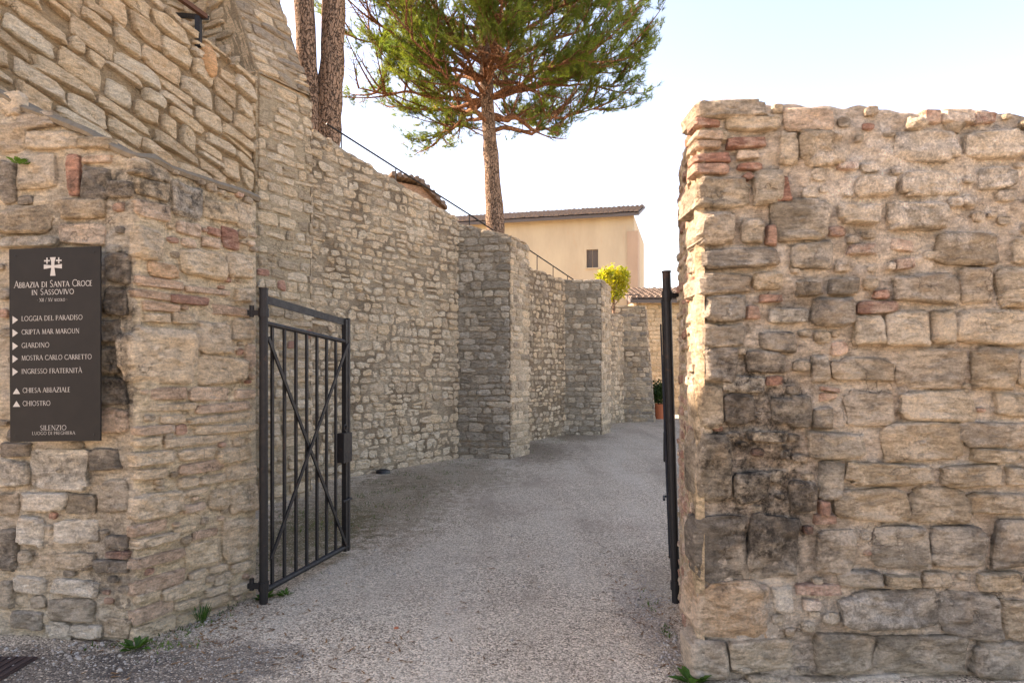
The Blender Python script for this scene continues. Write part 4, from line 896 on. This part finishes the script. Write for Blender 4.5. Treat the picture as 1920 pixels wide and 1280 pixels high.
    lim.build('branches', M['bark'], root, smooth=True)
    cr.build('crown', M['needles'], root, kind=None)
    return root
pine('broad umbrella pine with a single slightly leaning trunk above the nearest buttress', [(-.33, 15.0, 3.6), (-.36, 15.0, 4.7), (-.45, 15.0, 6.2), (-.53, 15.05, 7.2), (-.62, 15.1, 9.5), (-.6, 15.2, 12.2)], (.215, .10), (-.62, 15.2, 8.95), (3.35, 3.4, 3.0), 40, 4, 6.8, 1.0)
pine('left trunk of the twin dark pines rising over the long wall', [(-3.25, 11.2, 4.0), (-3.3, 11.2, 5.6), (-3.42, 11.2, 7.6), (-3.5, 11.2, 10.0), (-3.6, 11.3, 13.0)], (.20, .12), (-4.3, 11.8, 12.6), (2.0, 2.0, 1.2), 8, 12, 11.4, .6, 'twin pines on the terrace')
pine('right trunk of the twin dark pines rising over the long wall', [(-3.12, 11.3, 4.0), (-3.06, 11.3, 5.6), (-2.98, 11.35, 7.0), (-2.93, 11.4, 10.0), (-2.9, 11.5, 13.0)], (.245, .14), (-2.6, 12.0, 13.2), (2.0, 2.0, 1.2), 8, 15, 12.0, .6, 'twin pines on the terrace')
def leaves(mb, c, rr, n, size, rng, shell=.55, lump=.35):
    for _ in range(n):
        d = Vector((rng.gauss(0, 1), rng.gauss(0, 1), rng.gauss(0, 1))).normalized(); r = rng.uniform(shell, 1) * (1 + lump * n3(d.x * 2.3, d.y * 2.3, d.z * 2.3 + c[2]))
        p = Vector(c) + Vector((d.x * rr[0], d.y * rr[1], d.z * rr[2])) * r
        a = Vector((rng.uniform(-1, 1), rng.uniform(-1, 1), rng.uniform(-.3, 1))).normalized(); s = a.cross(Vector((rng.uniform(-1, 1), rng.uniform(-1, 1), rng.uniform(-1, 1)))).normalized(); l = size * rng.uniform(.6, 1.3)
        t = rng.uniform(.7, 1.2); i = len(mb.v)
        mb.v += [tuple(p), tuple(p + a*l*.5 + s*l*.28), tuple(p + a*l), tuple(p + a*l*.5 - s*l*.28)]; mb.f += [(i, i+1, i+2, i+3)]; mb.c += [(t, t, t)] * 4
rng = random.Random(77)
yb = empty('yellow_shrub', (3.15, 21.2, 3.2), 'bright yellow-green leafy shrub on the terrace by the house', 'shrub')
b = MB(); b.tube([(3.15, 21.2, 3.1), (3.17, 21.2, 4.2), (3.2, 21.2, 4.6)], [.05, .035, .02], 8)
for k in range(9):
    a = k * 2.4; b.tube([(3.16, 21.2, 3.6 + k*.07), (3.16 + .4*math.cos(a), 21.2 + .4*math.sin(a), 4.1 + k*.07)], [.018, .006], 5)
b.build('stem', M['bark'], yb)
b = MB(); leaves(b, (3.14, 21.25, 4.30), (.52, .5, .56), 2600, .085, rng); leaves(b, (2.85, 21.2, 4.45), (.28, .3, .36), 700, .08, rng); leaves(b, (3.42, 21.2, 4.5), (.26, .3, .34), 700, .08, rng); b.build('crown', M['yellow'], yb)
pp = empty('potted_shrub', (4.93, 22.8, 0), 'dark green shrub in a terracotta pot at the end of the lane', 'potted plant')
b = MB(); b.lathe([(.001, 0), (.16, 0), (.215, .42), (.245, .42), (.25, .50), (.215, .50), (.20, .44), (.001, .43)], 4.93, 22.8, 20); b.build('pot', M['terracotta'], pp, smooth=False)
b = MB(); leaves(b, (4.93, 22.8, .85), (.40, .38, .42), 1500, .10, rng, .3); b.build('foliage', M['darkleaf'], pp)
b = MB()
for k in range(6): a = k * 1.05; b.tube([(4.93, 22.8, .42), (4.93 + .22*math.cos(a), 22.8 + .22*math.sin(a), .85)], [.015, .006], 5)
b.build('stem', M['bark'], pp)
# ------------------------------------------------------------------ weeds, litter, small things
def weed(label, p, n, ln, seed, grass=False):
    r_ = random.Random(seed); b = MB(); p = Vector(p)
    for k in range(n):
        a = r_.uniform(0, 6.283); d = Vector((math.cos(a), math.sin(a), r_.uniform(.35, 1.3) if not grass else r_.uniform(1.5, 4))).normalized(); l = ln * r_.uniform(.5, 1.1); s = d.cross(Vector((0, 0, 1))).normalized() * l * (.2 if not grass else .035)
        o = p + Vector((math.cos(a), math.sin(a), 0)) * r_.uniform(0, .03); t = r_.uniform(.7, 1.3)
        tip = o + d * l - Vector((0, 0, l * .18)); md = o + d * l * .55
        b.add([o, md + s, tip, md - s], [(0, 1, 2, 3)], (t, t, t))
    tagk(b.build('weed', M['leaf'], None, origin=p), label, 'weed', 'weeds at the wall feet')
weed('broad-leaved weed at the front corner of the left wall', (-2.17, 3.93, 0), 26, .10, 1)
weed('grassy weed tuft at the foot of the left wall side', (-1.98, 4.36, 0), 60, .14, 2, True)
weed('small weed beside the foot of the left gate post', (-1.74, 4.80, 0), 24, .08, 3)
weed('broad-leaved weed at the front corner of the right wall', (.93, 3.50, 0), 26, .11, 4)
weed('tiny weed growing out of the wall above the sign', (-2.93, 4.06, 2.83), 34, .06, 5)
weed('small weed behind the bottom rail of the left gate leaf', (-1.62, 4.88, 0), 22, .07, 6)
def stones_on_ground(name, spots, seed, pal, label, m):
    r_ = random.Random(seed); b = MB()
    for (cx_, cy_, sx, sy, n, s0, s1) in spots:
        for _ in range(n):
            x = r_.gauss(cx_, sx); y = r_.gauss(cy_, sy); s = r_.uniform(s0, s1) * r_.choice((.6, 1, 1, 1.4)); sd = r_.uniform(0, 99); vs_ = []
            for j in range(3):
                for k in range(6):
                    a = 2*math.pi*(k + j*.5)/6; rr = (1.0, .95, .5)[j] * s * (1 + .3*n3(k*1.7+sd, j, sd)); vs_.append((x + math.cos(a)*rr, y + math.sin(a)*rr*.8, (-.002, s*.45, s*.85)[j]))
            b.add(vs_, [(j*6+k, j*6+(k+1) % 6, (j+1)*6+(k+1) % 6, (j+1)*6+k) for j in range(2) for k in range(6)] + [tuple(range(12, 18))], shade(r_.choice(pal), r_, .2))
    tagk(b.build(name, m, smooth=True), label, 'gravel', None, 'stuff')
CH = [(222,210,198),(208,194,182),(196,182,170),(184,170,160),(228,218,208)]
stones_on_ground('loose_gravel', [(-1.8, 3.75, .5, .18, 700, .003, .006), (.90, 4.0, .07, .45, 260, .003, .010), (1.0, 4.9, .06, .35, 150, .003, .010), (-2.02, 4.38, .12, .16, 240, .003, .009), (-2.7, 3.85, .35, .1, 160, .005, .012), (-.2, 5.0, .9, .9, 60, .005, .010)], 9, CH, 'loose pale gravel gathered along the wall feet', M['chips'])
gb = MB(); r_ = random.Random(31)
for (cx_, cy_, sx, sy, n) in [(-1.75, 8.6, .5, 1.2, 1500), (-1.2, 10.4, .5, .6, 900), (-.6, 11.8, .4, .35, 400), (.3, 13.2, .35, .6, 400), (1.0, 15.6, .4, .9, 500), (2.6, 18.9, .3, .5, 250), (-2.2, 6.8, .35, 1.0, 900), (3.6, 21.2, .5, .06, 300), (-2.0, 4.42, .12, .26, 500), (.93, 4.0, .03, .4, 400), (-2.6, 3.98, .35, .03, 300)]:
    for _ in range(n):
        x, y = r_.gauss(cx_, sx), r_.gauss(cy_, sy)
        if n3(x * 2.2, y * 2.2, 3) < .05: continue
        a = r_.uniform(0, 6.28); l = r_.uniform(.012, .04); d = Vector((math.cos(a)*.8, math.sin(a)*.8, r_.uniform(.3, 1.2))).normalized() * l; s = Vector((-math.sin(a), math.cos(a), 0)) * .004
        t = r_.uniform(.6, 1.2); o = Vector((x, y, 0)); gb.add([o - s, o + s, o + d], [(0, 1, 2)], (t * 1.15, t, t * .7))
tagk(gb.build('moss_and_grass', M['leaf']), 'sparse moss and short grass along the foot of the long wall', 'grass', None, 'stuff')
dl = empty('ground_lamp', (-2.02, 10.7, 0), 'small flat black round fitting lying at the foot of the long wall', 'lamp')
b = MB(); b.lathe([(.001, .055), (.08, .055), (.105, .045), (.115, .0)], -2.02, 10.7, 20); b.build('housing', M['rubber'], dl); b = MB(); b.lathe([(.001, .06), (.06, .06), (.062, .054)], -2.02, 10.7, 16); b.build('lens', M['iron'], dl)
mt = empty('ground_cover_plate', (-2.95, 3.62, 0), 'dark brown ribbed cover plate on the ground below the sign', 'cover plate')
b = MB(); b.box((-3.6, 3.42, -.02), (-2.64, 3.80, .012)); b.build('plate', M['mat'], mt)
for k in range(20):
    b = MB(); x = -3.58 + k * .048; b.box((x, 3.43, .0125), (x + .02, 3.79, .018)); b.build('rib', M['mat'], mt)
lp = MB(); lp.lathe([(.001, .006), (.013, .006), (.016, 0)], -.72, 4.25, 8); tagk(lp.build('dry_leaf', M['terracotta']), 'tiny reddish dry leaf on the gravel before the gate', 'leaf')

# fallen pine needles and dead leaf bits gathered along the edges
nb_ = MB(); r_ = random.Random(90)
for (cx_, cy_, sx, sy, n) in [(-1.6, 7.6, .5, 1.2, 700), (-.9, 10.8, .5, .7, 400), (.5, 14.0, .4, .8, 300), (.85, 4.6, .12, .6, 200), (-1.9, 4.2, .3, .25, 250), (-.3, 5.6, 1.0, 1.2, 260), (-1.1, 3.8, .6, .2, 160)]:
    for _ in range(n):
        x, y = r_.gauss(cx_, sx), r_.gauss(cy_, sy); a = r_.uniform(0, 6.28); l = r_.uniform(.02, .06); w2 = r_.choice((.0015, .0015, .006))
        d = Vector((math.cos(a), math.sin(a), 0)) * l; q = Vector((-math.sin(a), math.cos(a), 0)) * w2; o = Vector((x, y, .004)); t = r_.uniform(.7, 1.2)
        nb_.add([o - q, o + q, o + d + q * .4 + Vector((0, 0, .004)), o + d - q * .4 + Vector((0, 0, .004))], [(0, 1, 2, 3)], (t, t, t))
tagk(nb_.build('fallen_needles', M['litter']), 'dry brown pine needles fallen on the lane', 'litter', None, 'stuff')
